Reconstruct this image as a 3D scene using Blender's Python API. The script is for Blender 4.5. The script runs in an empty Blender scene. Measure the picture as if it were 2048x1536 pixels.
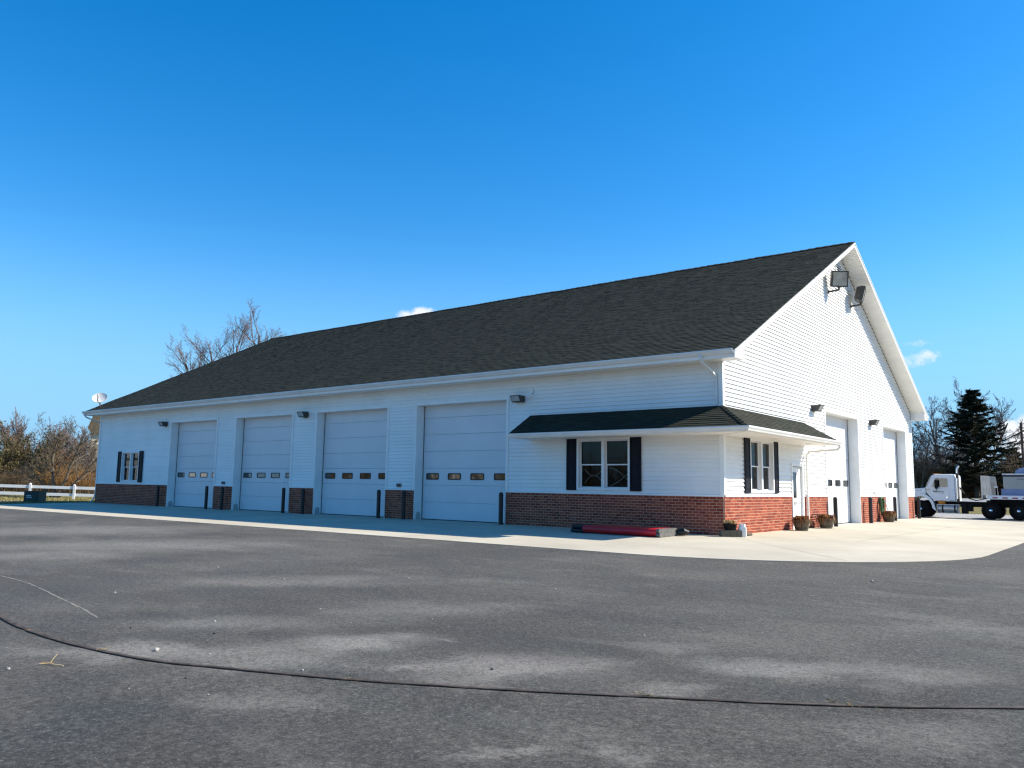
import bpy, math, random
import numpy as np
from mathutils import Vector, Matrix, noise
from math import sin, cos, pi, radians, hypot, exp, sqrt

S = bpy.context.scene
COL = S.collection
random.seed(7)

# ------------------------------------------------------------------ camera
YAW, PITCH, ROLL = -0.669027147, 0.125862695, 0.015274970
fw = Vector((cos(PITCH)*sin(YAW), cos(PITCH)*cos(YAW), sin(PITCH)))
r0 = Vector((cos(YAW), -sin(YAW), 0.0))
u0 = r0.cross(fw)
rt = r0*cos(ROLL) + u0*sin(ROLL)
up = -r0*sin(ROLL) + u0*cos(ROLL)
cd = bpy.data.cameras.new('camera')
cd.sensor_fit = 'HORIZONTAL'; cd.sensor_width = 36.0
cd.lens = 1617.3587/2048*36.0
cd.clip_start = 0.05; cd.clip_end = 3000
cam = bpy.data.objects.new('camera', cd)
COL.objects.link(cam)
mw = Matrix(((rt.x, up.x, -fw.x, 9.22727), (rt.y, up.y, -fw.y, -21.04479),
             (rt.z, up.z, -fw.z, 1.23809), (0, 0, 0, 1)))
cam.matrix_world = mw
S.camera = cam

# ------------------------------------------------------------------ sun, sky, exposure
SUN_DIR = Vector((0.98, 0.84, 1.0)).normalized()
SUN_STRENGTH = 4.3
SKY_STRENGTH = 0.109
EXPOSURE = 0.97
sd = bpy.data.lights.new('sun', 'SUN')
sd.energy = SUN_STRENGTH; sd.angle = radians(0.53); sd.color = (1.0, 0.93, 0.80)
sun = bpy.data.objects.new('sun', sd)
sun.rotation_euler = SUN_DIR.to_track_quat('Z', 'Y').to_euler()
COL.objects.link(sun)

world = bpy.data.worlds.new('World'); S.world = world
world.use_nodes = True
wt = world.node_tree; wn = wt.nodes; wl = wt.links
wn.clear()
wout = wn.new('ShaderNodeOutputWorld'); bg = wn.new('ShaderNodeBackground')
sky = wn.new('ShaderNodeTexSky'); sky.sky_type = 'NISHITA'; sky.sun_disc = False
sky.sun_elevation = math.asin(SUN_DIR.z)
sky.sun_rotation = math.atan2(SUN_DIR.x, SUN_DIR.y)
sky.altitude = 0; sky.air_density = 1.0; sky.dust_density = 0.25; sky.ozone_density = 3.5
hs = wn.new('ShaderNodeHueSaturation'); hs.inputs['Saturation'].default_value = 1.40
hs.inputs['Value'].default_value = 1.0
wl.new(sky.outputs[0], hs.inputs['Color'])
tcw = wn.new('ShaderNodeTexCoord')
nz = wn.new('ShaderNodeTexNoise'); nz.inputs['Scale'].default_value = 26; nz.inputs['Detail'].default_value = 6
nz.inputs['Roughness'].default_value = 0.62
wl.new(tcw.outputs['Generated'], nz.inputs['Vector'])

def wmath(op, a, b=None, c=None):
    n = wn.new('ShaderNodeMath'); n.operation = op
    for i, v in enumerate((a, b, c)):
        if v is None: continue
        if isinstance(v, (int, float)): n.inputs[i].default_value = v
        else: wl.new(v, n.inputs[i])
    return n.outputs[0]

def wdot(v):
    n = wn.new('ShaderNodeVectorMath'); n.operation = 'DOT_PRODUCT'
    wl.new(tcw.outputs['Generated'], n.inputs[0]); n.inputs[1].default_value = v
    return n.outputs['Value']

# small fair weather clouds low in the sky: (direction, half width, half height, density)
CLOUDS = [((-0.690, 0.697, 0.2035), 0.034, 0.0130, 1.25), ((-0.1962, 0.9667, 0.1644), 0.015, 0.0055, 0.75),
          ((-0.1990, 0.9690, 0.1450), 0.024, 0.0125, 0.85), ((-0.1756, 0.9758, 0.1300), 0.012, 0.0055, 0.55),
          ((-0.100, 0.9922, 0.0570), 0.042, 0.026, 1.05), ((-0.165, 0.985, 0.040), 0.07, 0.020, 0.7),
          ((0.10, 0.985, 0.10), 0.10, 0.022, 0.8), ((0.42, 0.89, 0.15), 0.12, 0.03, 0.8),
          ((-0.93, 0.33, 0.045), 0.10, 0.016, 0.45)]
dens = None
for d, a, b, k in CLOUDS:
    c = Vector(d).normalized(); r = c.cross(Vector((0, 0, 1))).normalized(); u = r.cross(c)
    x = wmath('DIVIDE', wdot(r), a); y = wmath('DIVIDE', wdot(u), b)
    q = wmath('ADD', wmath('MULTIPLY', x, x), wmath('MULTIPLY', y, y))
    m = wmath('MULTIPLY', wmath('SUBTRACT', 1.35, q), k)
    m = wmath('SUBTRACT', m, wmath('MULTIPLY', wmath('LESS_THAN', wdot(c), 0.5), 50.0))
    m = wmath('MAXIMUM', m, -6.0)
    dens = m if dens is None else wmath('MAXIMUM', dens, m)
dens = wmath('ADD', wmath('MULTIPLY', dens, 0.75), wmath('MULTIPLY', wmath('SUBTRACT', nz.outputs[0], 0.56), 4.2))
mr = wn.new('ShaderNodeMapRange'); mr.interpolation_type = 'SMOOTHSTEP'
mr.inputs[1].default_value = 0.15; mr.inputs[2].default_value = 1.15
wl.new(dens, mr.inputs[0])
mixc = wn.new('ShaderNodeMix'); mixc.data_type = 'RGBA'
sepz = wn.new('ShaderNodeSeparateXYZ'); wl.new(tcw.outputs['Generated'], sepz.inputs[0])
hz = wn.new('ShaderNodeMapRange'); hz.interpolation_type = 'SMOOTHERSTEP'
hz.inputs[1].default_value = -0.02; hz.inputs[2].default_value = 0.34; hz.inputs[3].default_value = 0.95; hz.inputs[4].default_value = 0.0
wl.new(sepz.outputs[2], hz.inputs[0])
mixh = wn.new('ShaderNodeMix'); mixh.data_type = 'RGBA'
wl.new(hz.outputs[0], mixh.inputs[0]); wl.new(hs.outputs[0], mixh.inputs[6]); mixh.inputs[7].default_value = (1.22, 2.80, 4.50, 1)
wl.new(mr.outputs[0], mixc.inputs[0]); wl.new(mixh.outputs[2], mixc.inputs[6])
mixc.inputs[7].default_value = (4.6, 4.75, 5.0, 1)
wl.new(mixc.outputs[2], bg.inputs['Color'])
bg.inputs['Strength'].default_value = SKY_STRENGTH
wl.new(bg.outputs[0], wout.inputs['Surface'])

S.view_settings.view_transform = 'Standard'
S.view_settings.look = 'None'
S.view_settings.exposure = EXPOSURE
S.view_settings.gamma = 1.0
S.view_settings.use_curve_mapping = False
S.cycles.use_denoising = True
S.cycles.filter_width = 1.3
S.cycles.sample_clamp_indirect = 4.0
S.cycles.max_bounces = 8
S.cycles.diffuse_bounces = 4
S.cycles.transparent_max_bounces = 12

# ------------------------------------------------------------------ materials
class N:
    """small node graph helper"""
    def __init__(self, name, rough=0.6, spec=0.35, metal=0.0):
        self.m = bpy.data.materials.new(name); self.m.use_nodes = True
        self.t = self.m.node_tree; self.b = self.t.nodes['Principled BSDF']
        self.b.inputs['Roughness'].default_value = rough
        self.b.inputs['Specular IOR Level'].default_value = spec
        self.b.inputs['Metallic'].default_value = metal
        self._tc = None
    def new(self, t, **kw):
        n = self.t.nodes.new(t)
        for k, v in kw.items(): setattr(n, k, v)
        return n
    def link(self, a, b): self.t.links.new(a, b)
    def coord(self, scale=(1, 1, 1), kind='Object', rot=(0, 0, 0)):
        if self._tc is None: self._tc = self.new('ShaderNodeTexCoord')
        mp = self.new('ShaderNodeMapping')
        mp.inputs['Scale'].default_value = scale; mp.inputs['Rotation'].default_value = rot
        self.link(self._tc.outputs[kind], mp.inputs[0]); return mp.outputs[0]
    def geo(self, out): return self.new('ShaderNodeNewGeometry').outputs[out]
    def noise(self, scale, detail=4, rough=0.55, vec=None, dist=0.0):
        n = self.new('ShaderNodeTexNoise'); n.inputs['Scale'].default_value = scale
        n.inputs['Detail'].default_value = detail; n.inputs['Roughness'].default_value = rough
        n.inputs['Distortion'].default_value = dist
        self.link(vec if vec is not None else self.coord(), n.inputs['Vector']); return n.outputs[0]
    def voro(self, scale, vec=None, out='Color', feature='F1'):
        n = self.new('ShaderNodeTexVoronoi', feature=feature); n.inputs['Scale'].default_value = scale
        self.link(vec if vec is not None else self.coord(), n.inputs['Vector']); return n.outputs[out]
    def ramp(self, v, stops):
        n = self.new('ShaderNodeValToRGB'); e = n.color_ramp.elements
        while len(e) < len(stops): e.new(0.5)
        for i, (p, c) in enumerate(stops):
            e[i].position = p; e[i].color = (*c, 1) if len(c) == 3 else c
        self.link(v, n.inputs[0]); return n.outputs[0]
    def rng(self, v, a, b, c=0.0, d=1.0):
        n = self.new('ShaderNodeMapRange')
        for i, x in enumerate((a, b, c, d)): n.inputs[i+1].default_value = x
        self.link(v, n.inputs[0]); return n.outputs[0]
    def math(self, op, a, b=None):
        n = self.new('ShaderNodeMath', operation=op)
        for i, v in enumerate((a, b)):
            if v is None: continue
            if isinstance(v, (int, float)): n.inputs[i].default_value = v
            else: self.link(v, n.inputs[i])
        return n.outputs[0]
    def mix(self, f, a, b, blend='MIX'):
        n = self.new('ShaderNodeMix', data_type='RGBA', blend_type=blend)
        for i, v in ((0, f), (6, a), (7, b)):
            if isinstance(v, (int, float)): n.inputs[i].default_value = v
            elif isinstance(v, tuple): n.inputs[i].default_value = (*v, 1)
            else: self.link(v, n.inputs[i])
        return n.outputs[2]
    def color(self, c):
        if isinstance(c, tuple): self.b.inputs['Base Color'].default_value = (*c, 1)
        else: self.link(c, self.b.inputs['Base Color'])
        return self
    def bump(self, h, strength=0.3, dist=0.01):
        n = self.new('ShaderNodeBump'); n.inputs['Strength'].default_value = strength
        n.inputs['Distance'].default_value = dist
        self.link(h, n.inputs['Height']); self.link(n.outputs[0], self.b.inputs['Normal']); return self
    def rough(self, v): self.link(v, self.b.inputs['Roughness']); return self
    def done(self): return self.m
    def rand(self):
        a = self.geo('Random Per Island')
        o = self.new('ShaderNodeObjectInfo').outputs['Random']
        return self.math('FRACT', self.math('ADD', self.math('MULTIPLY', a, 1.0), self.math('MULTIPLY', o, 7.31)))

def scale_c(c, k): return tuple(x*k for x in c)

def mottled(name, c, rough=0.6, var=0.15, scale=3.0, spec=0.35, bump=0.0, bscale=60, metal=0.0):
    g = N(name, rough, spec, metal)
    n = g.noise(scale, 5)
    g.color(g.ramp(n, [(0.3, scale_c(c, 1-var)), (0.7, scale_c(c, 1+var))]))
    if bump: g.bump(g.noise(bscale, 3), bump, 0.004)
    return g.done()

def mat_siding():
    g = N('white_vinyl_siding', 0.42, 0.4)
    n = g.noise(0.55, 4, 0.6); f = g.noise(7, 4, 0.6, g.coord((1, 1, 6)))
    c = g.ramp(n, [(0.32, (0.78, 0.775, 0.745)), (0.62, (0.865, 0.86, 0.835))])
    c = g.mix(g.rng(f, 0.52, 0.8, 0.0, 0.16), c, (0.62, 0.61, 0.56))
    r = g.rand()
    c = g.mix(0.16, c, g.ramp(r, [(0, (0.70, 0.71, 0.71)), (1, (0.95, 0.95, 0.93))]))
    g.color(c); g.bump(g.noise(30, 4, 0.6, g.coord((1, 1, 14))), 0.12, 0.003)
    return g.done()

def mat_brick():
    g = N('red_brick', 0.85, 0.2)
    r = g.rand()
    c = g.ramp(r, [(0.0, (0.185, 0.037, 0.020)), (0.3, (0.270, 0.057, 0.030)), (0.62, (0.335, 0.078, 0.040)), (1.0, (0.39, 0.108, 0.057))])
    n = g.noise(38, 6, 0.7)
    c = g.mix(g.rng(n, 0.4, 0.75, 0, 0.45), c, (0.16, 0.045, 0.035))
    g.color(c); g.bump(g.noise(90, 5, 0.7), 0.5, 0.004)
    return g.done()

def mat_shingle():
    g = N('dark_green_grey_shingle', 0.9, 0.25)
    r = g.rand()
    c = g.ramp(r, [(0.0, (0.020, 0.022, 0.015)), (0.35, (0.025, 0.0265, 0.0175)), (0.7, (0.028, 0.030, 0.020)), (1.0, (0.035, 0.037, 0.025))])
    big = g.noise(0.5, 4, 0.6)
    c = g.mix(g.rng(big, 0.35, 0.7, 0, 0.4), c, (0.027, 0.033, 0.022))
    gr = g.voro(260)
    c = g.mix(0.35, c, gr, 'OVERLAY')
    g.color(c); g.bump(g.noise(160, 4, 0.7), 0.6, 0.004)
    return g.done()

# pale worn and dark sealed patches of the lot: (x, y, half length, half width, angle, strength)
WORN_PALE = [
    (2.36, -17.32, 1.00, 0.30, 0.73, 1.00),
    (3.44, -15.90, 0.50, 0.42, 0.74, 1.30),
    (3.59, -16.88, 0.47, 0.25, 0.73, 0.90),
    (5.06, -15.80, 0.68, 0.42, 0.72, 1.10),
    (6.54, -14.47, 0.37, 0.36, 0.74, 0.80),
    (7.28, -14.04, 0.70, 0.34, 0.73, 1.00),
    (6.36, -15.50, 0.22, 0.18, 0.74, 0.70),
    (6.24, -17.50, 0.30, 0.10, 0.70, 0.90),
    (6.84, -17.08, 0.14, 0.13, 0.68, 0.90),
    (1.62, -16.13, 0.81, 0.30, 0.74, 0.60),
    (2.42, -14.01, 0.87, 0.46, 0.75, 0.55),
    (5.74, -14.12, 0.28, 0.22, 0.73, 0.60),
    (-8.27, -11.71, 2.74, 1.38, 0.78, 0.60),
    (-0.67, -13.28, 1.60, 0.61, 0.76, 0.50),
    (-14.51, -10.58, 2.63, 1.77, 0.79, 0.60),
    (7.65, -11.16, 0.66, 0.40, 0.75, 0.50),
    (8.05, -15.51, 0.49, 0.25, 0.72, 0.50),
    (4.43, -17.65, 0.56, 0.20, 0.72, 0.50),
    (-7.31, -14.18, 1.34, 0.74, 0.79, 0.60),
    (4.37, -16.30, 0.24, 0.18, 0.73, 0.50),
]
WORN_DARK = [
    (4.16, -18.64, 0.40, 0.61, 0.72, 1.00),
    (4.44, -16.58, 0.27, 0.23, 0.73, 1.00),
    (-1.44, -16.80, 0.69, 1.06, 0.76, 0.70),
    (-0.61, -6.34, 2.70, 1.19, 0.74, 0.80),
    (5.55, -18.04, 0.44, 0.25, 0.71, 0.60),
    (4.45, -9.27, 1.52, 0.83, 0.76, 0.50),
    (4.65, -13.93, 0.51, 0.39, 0.74, 0.50),
    (7.38, -12.78, 0.72, 0.40, 0.74, 0.60),
    (0.55, -16.47, 0.83, 0.40, 0.75, 0.60),
    (7.16, -15.08, 0.58, 0.19, 0.72, 0.60),
    (-0.59, -14.73, 0.78, 0.50, 0.76, 0.50),
]

def mat_asphalt():
    g = N('weathered_asphalt', 0.85, 0.22)
    def sm(v, lo, hi, to):
        n = g.new('ShaderNodeMapRange'); n.interpolation_type = 'SMOOTHSTEP'
        for i, x in enumerate((lo, hi, 0.0, to)): n.inputs[i+1].default_value = x
        g.link(v, n.inputs[0]); return n.outputs[0]
    # warped ground coordinates so that no patch has a clean outline
    wn_ = g.new('ShaderNodeTexNoise'); wn_.inputs['Scale'].default_value = 1.1; wn_.inputs['Detail'].default_value = 5
    wn_.inputs['Roughness'].default_value = 0.62
    g.link(g.coord(), wn_.inputs['Vector'])
    vm = g.new('ShaderNodeVectorMath', operation='MULTIPLY_ADD')
    g.link(wn_.outputs['Color'], vm.inputs[0]); vm.inputs[1].default_value = (1.5, 1.5, 0); g.link(g.coord(), vm.inputs[2])
    vm2 = g.new('ShaderNodeVectorMath', operation='SUBTRACT'); g.link(vm.outputs[0], vm2.inputs[0]); vm2.inputs[1].default_value = (0.75, 0.75, 0)
    def blobs(lst):
        tot = None
        for x, y, a, b, t, k in lst:
            mp = g.new('ShaderNodeMapping', vector_type='TEXTURE')
            mp.inputs['Location'].default_value = (x, y, 0); mp.inputs['Rotation'].default_value = (0, 0, t); mp.inputs['Scale'].default_value = (a*1.25, b*1.25, 1000)
            g.link(vm2.outputs[0], mp.inputs[0])
            ln = g.new('ShaderNodeVectorMath', operation='LENGTH'); g.link(mp.outputs[0], ln.inputs[0])
            v = sm(ln.outputs['Value'], 1.5, 0.1, k)
            tot = v if tot is None else g.math('ADD', tot, v)
        return tot
    pale, dark = blobs(WORN_PALE), blobs(WORN_DARK)
    big = g.noise(0.30, 3, 0.5, g.coord((1.0, 1.3, 1), rot=(0, 0, radians(25))), 0.4)
    mid = g.noise(0.95, 4, 0.55, g.coord((0.7, 1.5, 1), rot=(0, 0, radians(-38))), 0.5)
    c = g.ramp(big, [(0.30, (0.070, 0.065, 0.057)), (0.47, (0.092, 0.085, 0.075)), (0.58, (0.112, 0.103, 0.090)), (0.72, (0.140, 0.129, 0.112))])
    c = g.mix(sm(mid, 0.50, 0.72, 0.60), c, (0.175, 0.161, 0.140))
    dk = g.noise(0.7, 4, 0.55, g.coord((0.8, 1.7, 1), rot=(0, 0, radians(-30))), 0.4)
    c = g.mix(sm(dk, 0.50, 0.70, 0.55), c, (0.056, 0.054, 0.051))
    c = g.mix(g.math('MINIMUM', g.math('MULTIPLY', dark, 0.60), 0.75), c, (0.050, 0.053, 0.052))
    c = g.mix(g.math('MINIMUM', g.math('MULTIPLY', pale, 0.85), 0.95), c, (0.31, 0.288, 0.255))
    tint = g.noise(1.1, 3, 0.5)
    c = g.mix(sm(tint, 0.48, 0.62, 0.45), c, g.mix(0.5, c, (0.060, 0.074, 0.072)))
    tint2 = g.noise(0.8, 3, 0.5, g.coord((1, 1, 1), rot=(0, 0, 1.2)))
    c = g.mix(sm(tint2, 0.50, 0.66, 0.35), c, g.mix(0.5, c, (0.098, 0.080, 0.078)))
    # small dusty scuffs
    sc = g.noise(1.9, 8, 0.72, g.coord((0.8, 2.2, 1), rot=(0, 0, radians(-35))))
    c = g.mix(sm(sc, 0.63, 0.74, 0.70), c, (0.30, 0.28, 0.25))
    # exposed aggregate: light and dark grains over several sizes
    gr = g.noise(44, 6, 0.92)
    g0 = g.noise(15, 4, 0.8)
    c = g.mix(sm(g0, 0.52, 0.38, 0.55), c, g.mix(0.7, c, (0.012, 0.012, 0.012)))
    c = g.mix(sm(g0, 0.54, 0.68, 0.45), c, g.mix(0.5, c, (0.36, 0.34, 0.31)))
    g2 = g.noise(120, 3, 0.85, g.coord((1, 1, 1), rot=(0, 0, 0.7)))
    c = g.mix(sm(gr, 0.50, 0.36, 0.88), c, g.mix(0.93, c, (0.005, 0.005, 0.005)))
    c = g.mix(sm(gr, 0.53, 0.66, 0.75), c, g.mix(0.72, c, (0.45, 0.43, 0.39)))
    c = g.mix(sm(g2, 0.47, 0.34, 0.7), c, g.mix(0.8, c, (0.008, 0.008, 0.008)))
    c = g.mix(sm(g2, 0.56, 0.70, 0.5), c, g.mix(0.5, c, (0.42, 0.40, 0.365)))
    g.color(c)
    h = g.math('ADD', g.math('MULTIPLY', gr, 1.0), g.math('MULTIPLY', g2, 0.45))
    g.bump(h, 1.0, 0.014)
    return g.done()

def mat_concrete():
    g = N('pale_concrete', 0.85, 0.25)
    big = g.noise(0.35, 5, 0.6, g.coord((1, 1, 1)), 0.4)
    c = g.ramp(big, [(0.3, (0.43, 0.385, 0.298)), (0.55, (0.52, 0.47, 0.368)), (0.75, (0.575, 0.527, 0.43))])
    st = g.noise(1.3, 6, 0.65, g.coord((1, 2.5, 1), rot=(0, 0, radians(-40))))
    c = g.mix(g.rng(st, 0.52, 0.75, 0, 0.35), c, (0.33, 0.295, 0.235))
    f = g.noise(120, 3, 0.7)
    c = g.mix(g.rng(f, 0.3, 0.75, 0, 0.22), c, (0.30, 0.27, 0.22))
    g.color(c); g.bump(g.noise(160, 4, 0.7), 0.35, 0.004)
    return g.done()

def mat_grassland():
    g = N('winter_grass_ground', 0.95, 0.1)
    big = g.noise(0.25, 5, 0.6); f = g.noise(9, 5, 0.7)
    c = g.ramp(big, [(0.3, (0.13, 0.115, 0.040)), (0.5, (0.21, 0.175, 0.070)), (0.72, (0.30, 0.24, 0.115))])
    c = g.mix(g.rng(f, 0.35, 0.7, 0, 0.6), c, (0.095, 0.092, 0.034))
    g.color(c); g.bump(f, 0.8, 0.05)
    return g.done()

def mat_bark(name, c1, c2, vs=(1, 1, 0.25)):
    g = N(name, 0.9, 0.15)
    n = g.noise(9, 5, 0.65, g.coord(vs))
    g.color(g.ramp(n, [(0.3, c1), (0.7, c2)])); g.bump(n, 0.5, 0.02)
    return g.done()

def mat_leaf(name, stops, rough=0.8):
    g = N(name, rough, 0.15)
    g.color(g.ramp(g.rand(), stops))
    return g.done()

def mat_wood_planter():
    g = N('weathered_barrel_wood', 0.85, 0.2)
    n = g.noise(14, 5, 0.65, g.coord((1, 1, 0.12)))
    g.color(g.ramp(n, [(0.3, (0.085, 0.072, 0.048)), (0.7, (0.20, 0.175, 0.125))])); g.bump(n, 0.5, 0.006)
    return g.done()

def mat_glass_dark(name, c=(0.02, 0.022, 0.02), spec=0.9, rough=0.03, bump=0.25):
    g = N(name, rough, spec)
    g.b.inputs['IOR'].default_value = 1.75
    g.color(g.ramp(g.noise(1.8, 2), [(0.3, scale_c(c, 0.7)), (0.7, scale_c(c, 1.4))]))
    g.bump(g.noise(3.0, 2), bump, 0.002)
    return g.done()

def mat_clear_glass():
    m = bpy.data.materials.new('window_glass'); m.use_nodes = True
    t = m.node_tree; t.nodes.clear()
    o = t.nodes.new('ShaderNodeOutputMaterial'); mx = t.nodes.new('ShaderNodeMixShader')
    tr = t.nodes.new('ShaderNodeBsdfTransparent'); tr.inputs[0].default_value = (0.72, 0.78, 0.76, 1)
    gl = t.nodes.new('ShaderNodeBsdfGlossy'); gl.inputs['Roughness'].default_value = 0.02
    fr = t.nodes.new('ShaderNodeFresnel'); fr.inputs['IOR'].default_value = 1.38
    tc = t.nodes.new('ShaderNodeTexCoord'); nn = t.nodes.new('ShaderNodeTexNoise'); nn.inputs['Scale'].default_value = 1.6
    bp = t.nodes.new('ShaderNodeBump'); bp.inputs['Strength'].default_value = 0.15; bp.inputs['Distance'].default_value = 0.003
    t.links.new(tc.outputs['Object'], nn.inputs[0]); t.links.new(nn.outputs[0], bp.inputs['Height'])
    t.links.new(bp.outputs[0], gl.inputs['Normal'])
    t.links.new(fr.outputs[0], mx.inputs[0]); t.links.new(tr.outputs[0], mx.inputs[1]); t.links.new(gl.outputs[0], mx.inputs[2])
    t.links.new(mx.outputs[0], o.inputs[0]); return m

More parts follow.
